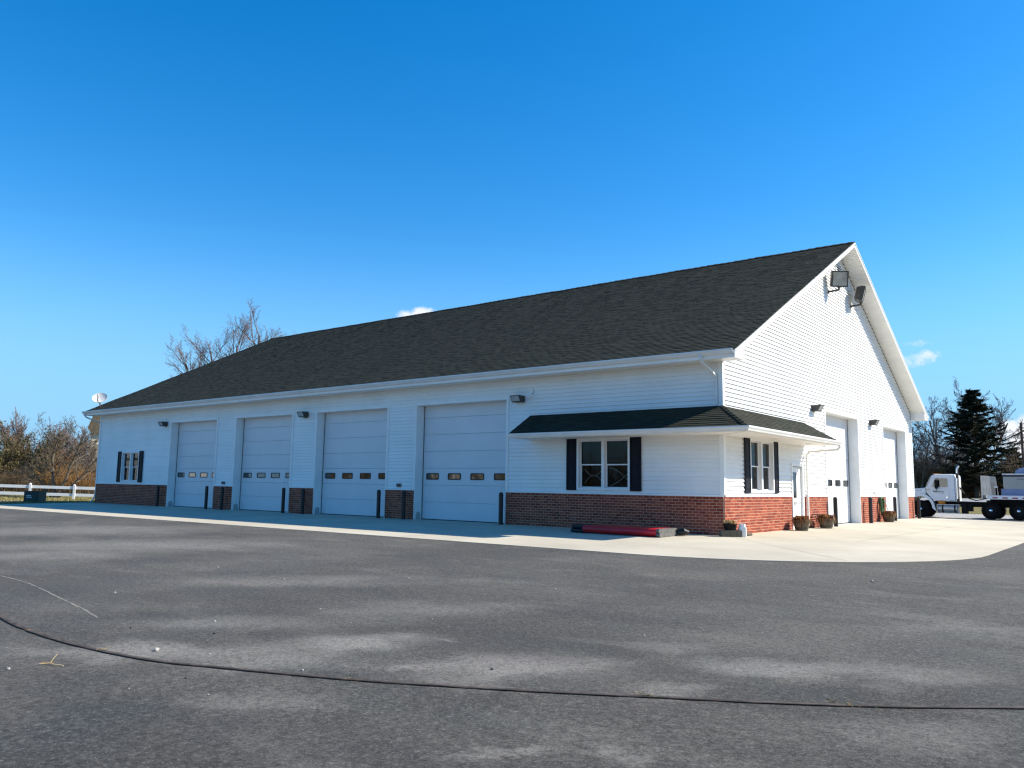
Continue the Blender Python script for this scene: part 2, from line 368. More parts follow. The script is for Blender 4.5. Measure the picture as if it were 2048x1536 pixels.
M = dict(
    siding=mat_siding(), brick=mat_brick(), shingle=mat_shingle(), asphalt=mat_asphalt(), concrete=mat_concrete(),
    grass=mat_grassland(), planter=mat_wood_planter(), clear=mat_clear_glass(),
    trim=mottled('white_aluminium_trim', (0.85, 0.85, 0.825), 0.4, 0.05, 2.0),
    gutter=mottled('white_gutter_metal', (0.74, 0.735, 0.71), 0.38, 0.08, 1.5),
    soffit=mottled('cream_white_soffit', (0.87, 0.85, 0.79), 0.5, 0.05, 2.5),
    door=mottled('white_door_panel', (0.70, 0.70, 0.71), 0.4, 0.035, 1.3, bump=0.15, bscale=25),
    mortar=mottled('pale_mortar', (0.56, 0.365, 0.27), 0.95, 0.12, 8, 0.1, 0.4, 120),
    shutter=mottled('dark_navy_shutter', (0.011, 0.012, 0.019), 0.6, 0.15, 6, 0.15),
    black=mottled('black_rubber', (0.016, 0.016, 0.017), 0.5, 0.2, 8),
    frame=mottled('black_window_frame', (0.02, 0.02, 0.02), 0.45, 0.1, 8),
    bollard=mottled('dark_brown_bollard_sleeve', (0.022, 0.020, 0.021), 0.42, 0.25, 5),
    bronze=mottled('dark_bronze_metal', (0.058, 0.054, 0.047), 0.45, 0.15, 6),
    lens=mat_glass_dark('lamp_lens_glass', (0.34, 0.34, 0.32), 0.7, 0.12),
    paneglass=mat_glass_dark('reflective_door_glass', (0.03, 0.027, 0.02), 0.9),
    autoglass=mat_glass_dark('truck_window_glass', (0.012, 0.02, 0.018), 0.8),
    interior=mottled('dark_room_interior', (0.03, 0.03, 0.028), 0.9, 0.2, 2),
    blind=mottled('grey_green_blind_slat', (0.075, 0.088, 0.08), 0.6, 0.08, 3),
    cord=mottled('pale_curtain_cord', (0.45, 0.42, 0.36), 0.8, 0.1, 9),
    patch_grey=mottled('peeled_grey_patch', (0.42, 0.44, 0.42), 0.7, 0.12, 9),
    patch_white=mottled('plain_white_patch', (0.84, 0.83, 0.79), 0.5, 0.04, 9),
    core=mottled('wall_sheathing', (0.42, 0.42, 0.40), 0.9, 0.1, 2),
    darkslat=mottled('vent_dark', (0.10, 0.10, 0.10), 0.7, 0.1, 2),
    steel=mottled('galvanised_steel', (0.45, 0.46, 0.46), 0.35, 0.1, 5, metal=0.8),
    chrome=mottled('bright_chrome', (0.75, 0.76, 0.78), 0.12, 0.04, 5, metal=1.0),
    alu=mottled('dull_aluminium', (0.50, 0.49, 0.46), 0.42, 0.12, 3, metal=0.55),
    rust=mottled('rusty_post', (0.085, 0.05, 0.035), 0.8, 0.3, 6),
    dish=mottled('pale_dish_paint', (0.62, 0.60, 0.56), 0.5, 0.14, 6),
    green=mottled('utility_green_paint', (0.018, 0.055, 0.045), 0.42, 0.15, 4),
    white=mottled('white_vinyl', (0.80, 0.80, 0.79), 0.45, 0.03, 3),
    redvinyl=mottled('glossy_red_vinyl', (0.56, 0.010, 0.016), 0.30, 0.15, 2.5, 0.5, 0.15, 12),
    greyvinyl=mottled('grey_vinyl', (0.13, 0.13, 0.12), 0.45, 0.3, 9, bump=0.4, bscale=25),
    blackvinyl=mottled('black_vinyl', (0.014, 0.014, 0.015), 0.4, 0.3, 8, bump=0.3, bscale=25),
    truckpaint=mottled('white_truck_paint', (0.72, 0.73, 0.73), 0.22, 0.03, 2, 0.5),
    tyre=mottled('tyre_rubber', (0.010, 0.0095, 0.009), 0.95, 0.2, 12, 0.1),
    chassis=mottled('black_chassis', (0.013, 0.012, 0.011), 0.75, 0.3, 8, 0.15),
    amber=mottled('amber_plastic', (0.55, 0.19, 0.02), 0.3, 0.1, 8),
    redtape=mottled('red_reflective_tape', (0.40, 0.02, 0.03), 0.35, 0.1, 8),
    bluepaint=mottled('dusty_blue_paint', (0.19, 0.25, 0.42), 0.5, 0.12, 3),
    navy=mottled('navy_stripe_paint', (0.015, 0.03, 0.07), 0.4, 0.1, 4),
    machgrey=mottled('warm_grey_machine_paint', (0.36, 0.36, 0.34), 0.5, 0.06, 2),
    ink=mottled('dark_lettering', (0.05, 0.05, 0.06), 0.5, 0.2, 9),
    brownroof=mottled('brown_house_shingle', (0.135, 0.105, 0.065), 0.9, 0.35, 5, bump=0.5, bscale=14),
    cream=mottled('cream_house_siding', (0.66, 0.60, 0.44), 0.7, 0.06, 2),
    hose_g=mottled('green_garden_hose', (0.02, 0.13, 0.045), 0.45, 0.2, 9),
    stone=mottled('pale_pebble', (0.40, 0.38, 0.34), 0.85, 0.2, 30, bump=0.4, bscale=40),
    darkstone=mottled('dark_pebble', (0.05, 0.05, 0.048), 0.85, 0.2, 30),
    straw=mat_leaf('dry_straw', [(0, (0.30, 0.17, 0.06)), (0.5, (0.44, 0.29, 0.12)), (1, (0.58, 0.45, 0.25))]),
    drymum=mat_leaf('dry_brown_flower', [(0, (0.10, 0.045, 0.02)), (0.5, (0.22, 0.095, 0.035)), (1, (0.36, 0.19, 0.08))]),
    bark_grey=mat_bark('grey_brown_bark', (0.075, 0.058, 0.042), (0.20, 0.165, 0.125)),
    bark_pale=mat_bark('pale_sunlit_bark', (0.13, 0.105, 0.07), (0.30, 0.255, 0.185)),
    bark_red=mat_bark('reddish_grey_bark', (0.095, 0.066, 0.055), (0.215, 0.16, 0.145)),
    twig_grey=mat_leaf('grey_purple_twig', [(0, (0.075, 0.058, 0.052)), (1, (0.19, 0.15, 0.135))]),
    twig_red=mat_leaf('reddish_twig', [(0, (0.12, 0.085, 0.075)), (1, (0.27, 0.21, 0.19))]),
    brush=mat_leaf('brown_brush', [(0, (0.055, 0.038, 0.024)), (0.5, (0.125, 0.088, 0.052)), (1, (0.22, 0.165, 0.10))]),
    rustbrush=mat_leaf('orange_brown_brush', [(0, (0.14, 0.066, 0.022)), (0.5, (0.24, 0.125, 0.045)), (1, (0.34, 0.21, 0.09))]),
    olive=mat_leaf('olive_cedar_leaf', [(0, (0.022, 0.026, 0.010)), (0.5, (0.055, 0.056, 0.022)), (1, (0.10, 0.088, 0.036))]),
    rustleaf=mat_leaf('rust_vine_leaf', [(0, (0.085, 0.036, 0.018)), (1, (0.19, 0.095, 0.045))]),
    yolive=mat_leaf('yellow_olive_leaf', [(0, (0.07, 0.062, 0.018)), (1, (0.16, 0.135, 0.05))]),
    needle=mat_leaf('dark_spruce_needle', [(0, (0.010, 0.016, 0.008)), (0.6, (0.022, 0.030, 0.015)), (1, (0.055, 0.052, 0.026))]),
    grassblade=mat_leaf('winter_grass_blade', [(0, (0.13, 0.13, 0.036)), (0.5, (0.26, 0.22, 0.085)), (1, (0.42, 0.34, 0.17))]),
    gravel=mottled('grey_gravel', (0.34, 0.33, 0.32), 0.95, 0.4, 7, 0.1, 0.9, 16),
    road=mottled('grey_back_road', (0.30, 0.30, 0.30), 0.9, 0.12, 2, 0.1, 0.4, 20),
    slabjoint=mottled('concrete_joint_dirt', (0.27, 0.235, 0.175), 0.9, 0.3, 5),
    stepshadow=mottled('black_step_shadow', (0.008, 0.007, 0.006), 0.9, 0.3, 9),
    dustline=mottled('pale_crack_dust', (0.20, 0.185, 0.155), 0.9, 0.3, 9),
    joint=mottled('brown_step_face', (0.078, 0.062, 0.051), 0.85, 0.45, 7, 0.2, 0.9, 40),
)

# ------------------------------------------------------------------ mesh helpers
def ident(u, n, z): return (u, n, z)
def wallA(u, n, z): return (u, -n, z)       # long front wall: u along x, n outwards (-y)
def wallB(u, n, z): return (n, u, z)        # gable wall: u along y, n outwards (+x)

class MB:
    def __init__(self, xf=ident):
        self.v = []; self.f = []; self.xf = xf; self.mi = []; self.cur = 0
    def add(self, verts, faces):
        o = len(self.v); xf = self.xf
        self.v.extend(xf(*p) for p in verts)
        for fc in faces:
            self.f.append([o+i for i in fc]); self.mi.append(self.cur)
        return self
    def box(self, a0, a1, b0, b1, c0, c1):
        return self.add([(a0, b0, c0), (a1, b0, c0), (a1, b1, c0), (a0, b1, c0), (a0, b0, c1), (a1, b0, c1), (a1, b1, c1), (a0, b1, c1)],
                        [(0, 3, 2, 1), (4, 5, 6, 7), (0, 1, 5, 4), (1, 2, 6, 5), (2, 3, 7, 6), (3, 0, 4, 7)])
    def cbox(self, a0, a1, b0, b1, c0, c1, e=0.01):
        """box with the edges of its third axis chamfered"""
        pts = [(a0+e, b0), (a1-e, b0), (a1, b0+e), (a1, b1-e), (a1-e, b1), (a0+e, b1), (a0, b1-e), (a0, b0+e)]
        return self.prism(pts, c0, c1, 2)
    def prism(self, pts, c0, c1, axis=2):
        """extrude a polygon; pts are in the two remaining axes in order"""
        n = len(pts)
        def mk(p, c):
            if axis == 2: return (p[0], p[1], c)
            if axis == 0: return (c, p[0], p[1])
            return (p[0], c, p[1])
        vs = [mk(p, c0) for p in pts] + [mk(p, c1) for p in pts]
        fs = [tuple(range(n-1, -1, -1)), tuple(range(n, 2*n))] + [(i, (i+1) % n, n+(i+1) % n, n+i) for i in range(n)]
        return self.add(vs, fs)
    def tube(self, pts, rad, sides=8, cap=True, flat=None):
        pts = [Vector(p) for p in pts]; n = len(pts)
        rads = rad if isinstance(rad, (list, tuple)) else [rad]*n
        vs = []; fs = []; ref = None
        for i, p in enumerate(pts):
            if i == 0: d = pts[1]-p
            elif i == n-1: d = p-pts[i-1]
            else: d = (pts[i+1]-p).normalized() + (p-pts[i-1]).normalized()
            d.normalize()
            if ref is None:
                ref = Vector((0, 0, 1)) if abs(d.z) < 0.9 else Vector((1, 0, 0))
            a = d.cross(ref)
            if a.length < 1e-4: a = d.cross(Vector((0, 1, 0)))
            a.normalize(); b = a.cross(d); ref = b
            for k in range(sides):
                t = 2*pi*(k+0.5)/sides
                vs.append(tuple(p + a*cos(t)*rads[i] + b*sin(t)*rads[i]))
        for i in range(n-1):
            for k in range(sides):
                k2 = (k+1) % sides
                fs.append((i*sides+k, i*sides+k2, (i+1)*sides+k2, (i+1)*sides+k))
        if cap:
            fs.append(tuple(range(sides-1, -1, -1))); fs.append(tuple(range((n-1)*sides, n*sides)))
        return self.add(vs, fs)
    def lathe(self, prof, c=(0, 0, 0), sides=20, axis=2):
        vs = []; fs = []; n = len(prof)
        for r, h in prof:
            for k in range(sides):
                t = 2*pi*k/sides; a, b = r*cos(t), r*sin(t)
                if axis == 2: vs.append((c[0]+a, c[1]+b, c[2]+h))
                elif axis == 1: vs.append((c[0]+a, c[1]+h, c[2]+b))
                else: vs.append((c[0]+h, c[1]+a, c[2]+b))
        for i in range(n-1):
            for k in range(sides):
                k2 = (k+1) % sides
                fs.append((i*sides+k, i*sides+k2, (i+1)*sides+k2, (i+1)*sides+k))
        fs.append(tuple(range(sides-1, -1, -1))); fs.append(tuple(range((n-1)*sides, n*sides)))
        return self.add(vs, fs)
    def mesh(self, name, mats):
        me = bpy.data.meshes.new(name)
        me.from_pydata(self.v, [], self.f)
        for m in (mats if isinstance(mats, (list, tuple)) else [mats]): me.materials.append(m)
        if isinstance(mats, (list, tuple)) and len(mats) > 1:
            me.polygons.foreach_set('material_index', self.mi)
        me.update(); return me
    def build(self, name, mats, parent=None, smooth=False, loc=None):
        return put(name, self.mesh(name, mats), parent, smooth, loc)

def put(name, me, parent=None, smooth=False, loc=None):
    o = bpy.data.objects.new(name, me); COL.objects.link(o)
    if parent is not None: o.parent = parent
    if loc is not None: o.location = loc
    if smooth:
        me.shade_smooth()
        try: me.set_sharp_from_angle(angle=radians(38))
        except Exception: pass
    return o

def thing(name, label, cat, loc=(0, 0, 0), rz=0.0, group=None):
    o = bpy.data.objects.new(name, None); COL.objects.link(o)
    o.empty_display_size = 0.3
    o.location = loc; o.rotation_euler = (0, 0, rz)
    return tag(o, label, cat, group)

def tag(o, label, cat, group=None):
    o['label'] = label; o['category'] = cat
    if group: o['group'] = group
    return o

def structure(o): o['kind'] = 'structure'; return o
def stuff(o): o['kind'] = 'stuff'; return o

def dup(root, loc, rz=None, label=None, sc=None):
    def cp(o, par):
        c = o.copy(); COL.objects.link(c)
        if par is not None: c.parent = par
        for ch in list(o.children): cp(ch, c)
        return c
    r = cp(root, None); r.location = loc
    if rz is not None: r.rotation_euler = (0, 0, rz)
    if label: r['label'] = label
    if sc: r.scale = (sc, sc, sc)
    return r

# ------------------------------------------------------------------ ground
L, W = 36.4, 22.27                      # building length (x: -L..0) and width (y: 0..W)
def bdist(x, y):
    return hypot(max(-L-x, x, 0), max(-y, y-W, 0))
def gz(x, y):
    d = bdist(x, y)
    return -0.015*(d if d < 9 else 9+6*(1-exp(-(d-9)/6)))
def ss(t): t = min(1, max(0, t)); return t*t*(3-2*t)
def tz(x, y):
    z = gz(x, y) - 0.035
    if y > 22: z -= 0.19*ss((y-24.5)/2.5)*ss((x+20)/8)
    if x > -37.6 and y < 25: z -= 0.12
    z += max(1.3*ss((-60-x)/25), 1.25*ss((y-31)/24))
    return z

def grid(name, xs, ys, zf, mat, keep=None):
    nx, ny = len(xs), len(ys)
    v = [(x, y, zf(x, y)) for y in ys for x in xs]; f = []
    for j in range(ny-1):
        for i in range(nx-1):
            if keep is None or keep(0.5*(xs[i]+xs[i+1]), 0.5*(ys[j]+ys[j+1])):
                f.append((j*nx+i, j*nx+i+1, (j+1)*nx+i+1, (j+1)*nx+i))
    me = bpy.data.meshes.new(name); me.from_pydata(v, [], f); me.materials.append(mat); me.update()
    me.shade_smooth()
    o = bpy.data.objects.new(name, me); COL.objects.link(o); return structure(o)

def span(a, b, st): n = max(1, round((b-a)/st)); return [a+(b-a)*i/n for i in range(n+1)]
far = [-1500, -900, -500, -300, -200, -150]
xs = far + span(-120, 60, 2.0) + [90, 150, 300, 600, 1500]
ys = [-1500, -700, -300, -150, -100] + span(-80, 110, 2.0) + [150, 250, 500, 1000, 1500]
grid('ground', xs, ys, tz, M['grass'])
grid('parking_lot', span(-62, 42, 1.0), span(-45, 27, 1.0), lambda x, y: gz(x, y)-0.008, M['asphalt'],
     lambda x, y: (y < 1 or x > 0) and bdist(x, y) > 5.1)
# gravel yard behind the concrete and the distant road strip
grid('gravel_yard', span(-14, 44, 1.0), span(23.5, 39.9, 0.8), lambda x, y: tz(x, y)+0.03 - 0.06*ss((y-38.5)/1.2), M['gravel'])
grid('back_road', span(-40, 60, 4.0), span(47, 53, 1.5), lambda x, y: tz(x, y)+0.04, M['road'])

# concrete apron with rounded outer corner
def apron():
    bm = MB()
    EDGE = 6.28; R = 5.7
    rows = 10
    path = []                           # (inner point, outer point)
    for x in span(-37.3, EDGE*0-R*0.0, 0.9): path.append(((x, 0.35), (min(x, EDGE-R), -EDGE)))
    last_in = (0.0, 0.0)
    for x in span(0.0, EDGE-R, 0.4)[1:]: path.append((last_in, (x, -EDGE)))
    for k in range(1, 17):
        a = -pi/2 + (pi/2)*k/16
        path.append((last_in, (EDGE-R+R*cos(a), -EDGE+R+R*sin(a))))
    for y in span(-EDGE+R, 0, 0.5)[1:]: path.append((last_in, (EDGE, y)))
    for y in span(0, 24.7, 0.9)[1:]: path.append(((-0.35, y), (EDGE, y)))
    v = []; f = []
    m = rows+1
    for (ix, iy), (ox, oy) in path:
        for k in range(m):
            t = k/rows; x = ix+(ox-ix)*t; y = iy+(oy-iy)*t
            wob = 0.012*noise.noise((x*0.9, y*0.9, 3)) if k == rows else 0
            v.append((x+wob, y+wob, gz(x, y)))
        v.append((ox, oy, gz(ox, oy)-0.16))
    m += 1
    for i in range(len(path)-1):
        for k in range(m-1): f.append((i*m+k, i*m+k+1, (i+1)*m+k+1, (i+1)*m+k))
    # far edge of the pad behind the corner of the building
    bm.v = v; bm.f = f; bm.mi = [0]*len(f)
    o = structure(bm.build('concrete_apron', M['concrete']))
    b2 = MB()
    v = []; f = []
    xs2 = span(-6, EDGE, 0.9); ys2 = span(W+0.1, 24.7, 0.8)
    for y in ys2:
        for x in xs2: v.append((x, y, gz(x, y)-0.004))
    for j in range(len(ys2)-1):
        for i in range(len(xs2)-1): f.append((j*len(xs2)+i, j*len(xs2)+i+1, (j+1)*len(xs2)+i+1, (j+1)*len(xs2)+i))
    o2 = len(v)
    for x in xs2: v.append((x, 24.7, -0.25))
    for i in range(len(xs2)-1):
        a = (len(ys2)-1)*len(xs2)+i; f.append((a, a+1, o2+i+1, o2+i))
    b2.v = v; b2.f = f; b2.mi = [0]*len(f)
    structure(b2.build('concrete_pad', M['concrete']))
apron()

# step joint across the asphalt, drawn flat: brown shaded face, painted black shadow line
def ribbon(name, pts, w, mat, lift=0.004, jitter=0.25, step=0.035, rim=0.006):
    ps = []
    P = [Vector((*p, 0)) for p in pts]
    # Catmull-Rom
    for i in range(len(P)-1):
        a, b, c, d = P[max(i-1, 0)], P[i], P[i+1], P[min(i+2, len(P)-1)]
        n = max(2, int((c-b).length/step))
        for k in range(n):
            t = k/n
            ps.append(0.5*((2*b)+(c-a)*t+(2*a-5*b+4*c-d)*t*t+(3*b-a-3*c+d)*t**3))
    ps.append(P[-1]); v = []; f = []
    for i, p in enumerate(ps):
        d = (ps[min(i+1, len(ps)-1)]-ps[max(i-1, 0)]).normalized(); s = Vector((-d.y, d.x, 0))
        for k, t in enumerate((-1, -0.55, 0, 0.55, 1)):
            q = p + s*w*t*(1+jitter*noise.noise((p.x*6+k*3.1, p.y*6, k*1.7)) + 0.5*jitter*noise.noise((p.x*22+k, p.y*22, 5)))
            h = (0, rim, -0.001 + rim*0.3, rim, 0)[k]
            v.append((q.x, q.y, gz(q.x, q.y)-0.008+lift+h*(0.7+0.6*noise.noise((q.x*9, q.y*9, 1)))))
    for i in range(len(ps)-1):
        for k in range(4): f.append((i*5+k, i*5+k+1, (i+1)*5+k+1, (i+1)*5+k))
    b = MB(); b.v = v; b.f = f; b.mi = [0]*len(f)
    return structure(b.build(name, mat))
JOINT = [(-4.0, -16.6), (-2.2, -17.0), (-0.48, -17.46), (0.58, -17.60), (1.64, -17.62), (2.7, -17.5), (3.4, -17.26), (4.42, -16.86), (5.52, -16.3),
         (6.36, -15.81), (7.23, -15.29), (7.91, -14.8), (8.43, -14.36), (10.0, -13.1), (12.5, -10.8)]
for k_, (a_, b_) in enumerate((((0.08, -0.08), (4.45, -4.45)), ((-6.1, -0.05), (-6.1, -6.15)), ((-12.2, -0.05), (-12.2, -6.15)), ((-18.3, -0.05), (-18.3, -6.15)),
        ((0.05, 6.6), (6.15, 6.6)), ((0.05, 13.3), (6.15, 13.3)), ((0.05, 20.0), (6.15, 20.0)), ((3.1, 1.0), (3.1, 24.0)))):
    ribbon('control_joint', [a_, ((a_[0]+b_[0])/2, (a_[1]+b_[1])/2), b_], 0.007, M['slabjoint'], lift=0.0115, jitter=0.5, step=0.15, rim=0.0)
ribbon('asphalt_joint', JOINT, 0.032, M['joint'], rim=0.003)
ribbon('joint_shadow', [(x+0.018, y-0.025) for x, y in JOINT], 0.0075, M['stepshadow'], lift=0.0085, jitter=1.2, rim=0.0)  # black ribbon painted in for the shadow at the foot of the step
ribbon('hairline_crack', [(-6.0, -15.95), (-4.46, -16.05), (-3.09, -16.16), (-1.41, -16.47), (-0.29, -16.68), (0.35, -16.83)], 0.012, M['dustline'], lift=0.003, jitter=1.3, rim=0.001)

# ------------------------------------------------------------------ the garage building
bld = thing('service_garage', 'long white sided garage with dark shingle gable roof, brick base and tall overhead doors', 'garage')
HB = 1.04                    # top of the brick base
HE = 4.78                    # eave soffit
OH = 0.667                   # roof overhang
ZE = 4.98; SL = 0.5          # roof: z at the eave edge, slope
YC = W/2; ZR = ZE + SL*(YC+OH)
REC = 0.36                   # door recess
DOORS_A = [(-28.9, -24.83), (-23.3, -19.16), (-17.55, -13.34), (-11.82, -7.58)]
DOORS_B = [(8.88, 13.0), (16.86, 20.93)]
DH = 4.14
WIN_A = [(-33.66, -31.84), (-4.76, -2.90)]
WIN_B = [(1.79, 3.64)]
WZ0, WZ1 = 1.17, 2.74
ENTRY = (5.24, 6.34, 2.03)

opsA = [(a, b, 0, DH) for a, b in DOORS_A] + [(a, b, WZ0, WZ1) for a, b in WIN_A]
opsB = [(a, b, 0, DH) for a, b in DOORS_B] + [(a, b, WZ0, WZ1) for a, b in WIN_B] + [(ENTRY[0], ENTRY[1], 0, ENTRY[2])]

def pieces(u0, u1, z0, z1, ops):
    """rectangles of [u0,u1]x[z0,z1] left over by the openings, merged along u"""
    br = sorted({u0, u1} | {min(max(v, u0), u1) for o in ops for v in o[:2]})
    out = []
    for a, b in zip(br, br[1:]):
        if b-a < 1e-4: continue
        zs = [(z0, z1)]
        for oa, ob, oz0, oz1 in ops:
            if oa < b-1e-4 and ob > a+1e-4:
                nz_ = []
                for c, d in zs:
                    if oz1 <= c or oz0 >= d: nz_.append((c, d)); continue
                    if oz0 > c+1e-3: nz_.append((c, oz0))
                    if oz1 < d-1e-3: nz_.append((oz1, d))
                zs = nz_
        for c, d in zs:
            for q in out:
                if abs(q[1]-a) < 1e-4 and abs(q[2]-c) < 1e-4 and abs(q[3]-d) < 1e-4: q[1] = b; break
            else: out.append([a, b, c, d])
    return out

# sheathing behind the boards
b = MB(wallA)
for a, c, d, e in pieces(-L, 0, -0.3, HE+0.2, opsA): b.box(a, c, -0.22, -0.004, d, e)
b.build('wall', M['core'], bld)
b = MB(wallB)
for a, c, d, e in pieces(0.003, W, -0.3, HE, opsB): b.box(a, c, -0.22, -0.004, d, e)
b.prism([(0.003, HE), (W, HE), (W, HE+0.3), (YC, ZR-0.2), (0.003, HE+0.3)], 0, 1) if False else None
b.add([(0.003, n, HE) for n in (-0.004, -0.2)] + [(W, n, HE) for n in (-0.004, -0.2)] + [(W, n, HE+0.25) for n in (-0.004, -0.2)]
      + [(YC, n, ZR-0.15) for n in (-0.004, -0.2)] + [(0.003, n, HE+0.25) for n in (-0.004, -0.2)],
      [(0, 2, 4, 6, 8), (1, 3, 5, 7, 9), (0, 1, 3, 2), (2, 3, 5, 4), (4, 5, 7, 6), (6, 7, 9, 8), (8, 9, 1, 0)])
b.build('wall', M['core'], bld)
b = MB()
b.box(-L, -0.25, W-0.2, W, -0.3, HE+0.2); b.box(-L, -L+0.2, 0.23, W-0.21, -0.3, HE)
b.add([(-L+t, y, z) for t in (0, 0.2) for y, z in ((0.23, HE), (W-0.21, HE), (W-0.21, HE+0.25), (YC, ZR-0.15), (0.23, HE+0.25))],
      [(0, 1, 2, 3, 4), (5, 6, 7, 8, 9), (0, 1, 6, 5), (1, 2, 7, 6), (2, 3, 8, 7), (3, 4, 9, 8), (4, 0, 5, 9)])
b.build('wall', M['siding'], bld)

# lapped siding boards, each its own piece
EXPO = 0.1245
def board(b, u0, u1, z0, z1, u0t=None, u1t=None, zb=None):
    """one lapped board: proud at its lower edge"""
    u0t = u0 if u0t is None else u0t; u1t = u1 if u1t is None else u1t
    zb = z0 if zb is None else zb
    no = lambda z: (0.040 if b.xf is wallB else 0.026) - (0.038 if b.xf is wallB else 0.024)*(z-zb)/EXPO
    a, c = no(z0), no(z1)
    # shallow crease in the middle of the board
    b.add([(u0, -0.003, z0), (u1, -0.003, z0), (u1, a-0.004, z0), (u0, a-0.004, z0), (u1, a, z0+0.006), (u0, a, z0+0.006),
           (u1t, c, z1), (u0t, c, z1), (u1t, -0.003, z1), (u0t, -0.003, z1)],
          [(0, 1, 2, 3), (3, 2, 4, 5), (5, 4, 6, 7), (7, 6, 8, 9), (1, 8, 6, 4, 2), (0, 3, 5, 7, 9)])

def side(xf, u0, u1, z0, z1, ops, clip=None):
    z = z0; k = 0
    while z < z1-0.01:
        zt = min(z+EXPO, z1)
        a0, a1, b0, b1 = u0, u1, u0, u1
        if clip:
            c0, c1 = clip(z), clip(zt)
            a0 = max(u0, c0); a1 = min(u1, W-c0); b0 = max(u0, c1); b1 = min(u1, W-c1)
            if a1-a0 < 0.15 or b1-b0 < 0.02: break
        for p in pieces(a0, a1, z, zt, ops):
            bb = MB(xf)
            pa = b0 if abs(p[0]-a0) < 1e-4 and clip else p[0]
            pb = b1 if abs(p[1]-a1) < 1e-4 and clip else p[1]
            board(bb, p[0], p[1], p[2], p[3], pa, pb, z)
            bb.build('siding_board', M['siding'], bld)
        z += EXPO; k += 1
side(wallA, -L+0.07, -0.07, HB+0.055, HE, opsA)
clip = lambda z: max(0.07, (z-(HE+0.30))/SL)
side(wallB, 0.07, W-0.07, HB+0.055, ZR-0.28, opsB, clip)

# starter strips above the brick, corner posts
def strip(xf, segs, n0, n1, z0, z1, name='drip_trim', mat='trim'):
    for a, c in segs:
        MB(xf).box(a, c, n0, n1, z0, z1).build(name, M[mat], bld)
segA = [(-L, -28.9), (-24.83, -23.3), (-19.16, -17.55), (-13.34, -11.82), (-7.58, 0)]
segB = [(0.032, ENTRY[0]), (ENTRY[1], 8.88), (13.0, 16.86), (20.93, W)]
strip(wallA, segA, -0.002, 0.048, HB, HB+0.053)
strip(wallB, segB, -0.002, 0.048, HB, HB+0.053)
for x0, x1, y0, y1 in ((-0.085, 0.046, -0.046, 0.085), (-L-0.046, -L+0.085, -0.046, 0.085), (-0.085, 0.046, W-0.085, W+0.046)):
    MB().box(x0, x1, y0, y1, HB+0.053, HE).build('corner_trim', M['trim'], bld)

# ------------------------------------------------------------------ brick base
BP, CP, JT = 0.205, 0.08, 0.0125
brk = MB()
bases = []
for a, c in segA: bases.append(('A', a, c, MB().box(a, c, -0.022, -0.003, -0.3, HB).build('brick_base', M['mortar'], bld)))
for a, c in segB: bases.append(('B', a, c, MB().box(0.003, 0.022, a if a > 1 else 0.003, c, -0.3, HB).build('brick_base', M['mortar'], bld)))
def base_of(wn_, u):
    return next(o for w, a, c, o in bases if w == wn_ and a-0.1 <= u <= c+0.1)

def brick_mesh(dx, dy):
    b = MB(); e = 0.004
    b.add([(0, 0, 0), (dx, 0, 0), (dx, dy-e, 0), (0, dy-e, 0), (e, dy, e), (dx-e, dy, e), (dx-e, dy, CP-JT-e), (e, dy, CP-JT-e),
           (0, 0, CP-JT), (dx, 0, CP-JT), (dx, dy-e, CP-JT), (0, dy-e, CP-JT)],
          [(4, 5, 6, 7), (3, 2, 5, 4), (7, 6, 10, 11), (2, 10, 6, 5), (3, 4, 7, 11), (0, 1, 2, 3), (8, 11, 10, 9), (1, 9, 10, 2), (0, 3, 11, 8)])
    return b
bricks = []                              # (wall, u, z, length)
def lay(wallname, segs, phase):
    for a, c in segs:
        z = 0.004 - 2*CP; r = 0
        for r in range(15):
            zz = HB - CP*(15-r) + JT*0.5
            u = a - (BP*0.5 if (r+phase) % 2 else 0)
            while u < c-0.01:
                s, e = max(u, a+0.001), min(u+BP-JT, c-0.001)
                if e-s > 0.03: bricks.append((wallname, s, zz, e-s))
                u += BP
lay('A', segA, 0); lay('B', [(0.0, ENTRY[0])] + segB[1:], 1)
cp = Vector((9.227, -21.045, 1.238))
def bkey(q):
    p = Vector((q[1], 0, q[2])) if q[0] == 'A' else Vector((0, q[1], q[2]))
    d = cp-p; n = d.y*-1 if q[0] == 'A' else d.x
    vis = 0 if q[2] < gz(p.x, p.y)-0.06 else 1
    return vis*abs(n)*q[3]/d.length**3
bricks.sort(key=bkey, reverse=True)
cache = {}
DEPTH = 0.007
for i, (wn_, u, z, ln) in enumerate(bricks[:300]):
    key = round(ln, 3)
    if key not in cache: cache[key] = brick_mesh(ln, DEPTH).mesh('brick', M['brick'])
    o = bpy.data.objects.new('brick', cache[key]); COL.objects.link(o); o.parent = base_of(wn_, u)
    j = random.uniform(-0.0018, 0.0022)
    if wn_ == 'A':
        o.matrix_basis = Matrix(((1, 0, 0, u), (0, -1, 0, -0.021-j), (0, 0, 1, z), (0, 0, 0, 1)))
    else:
        o.matrix_basis = Matrix(((0, 1, 0, 0.021+j), (1, 0, 0, u), (0, 0, 1, z), (0, 0, 0, 1)))
rests = {}
for wn_, u, z, ln in bricks[300:]:
    rest = rests.setdefault(base_of(wn_, u), MB())
    t = brick_mesh(ln, DEPTH); j = random.uniform(-0.0018, 0.0022)
    if wn_ == 'A': rest.add([(x+u, -0.021-j-y, zz+z) for x, y, zz in t.v], t.f)
    else: rest.add([(0.021+j+y, x+u, zz+z) for x, y, zz in t.v], t.f)
for par, rest in rests.items(): stuff(rest.build('far_bricks', M['brick'], par))

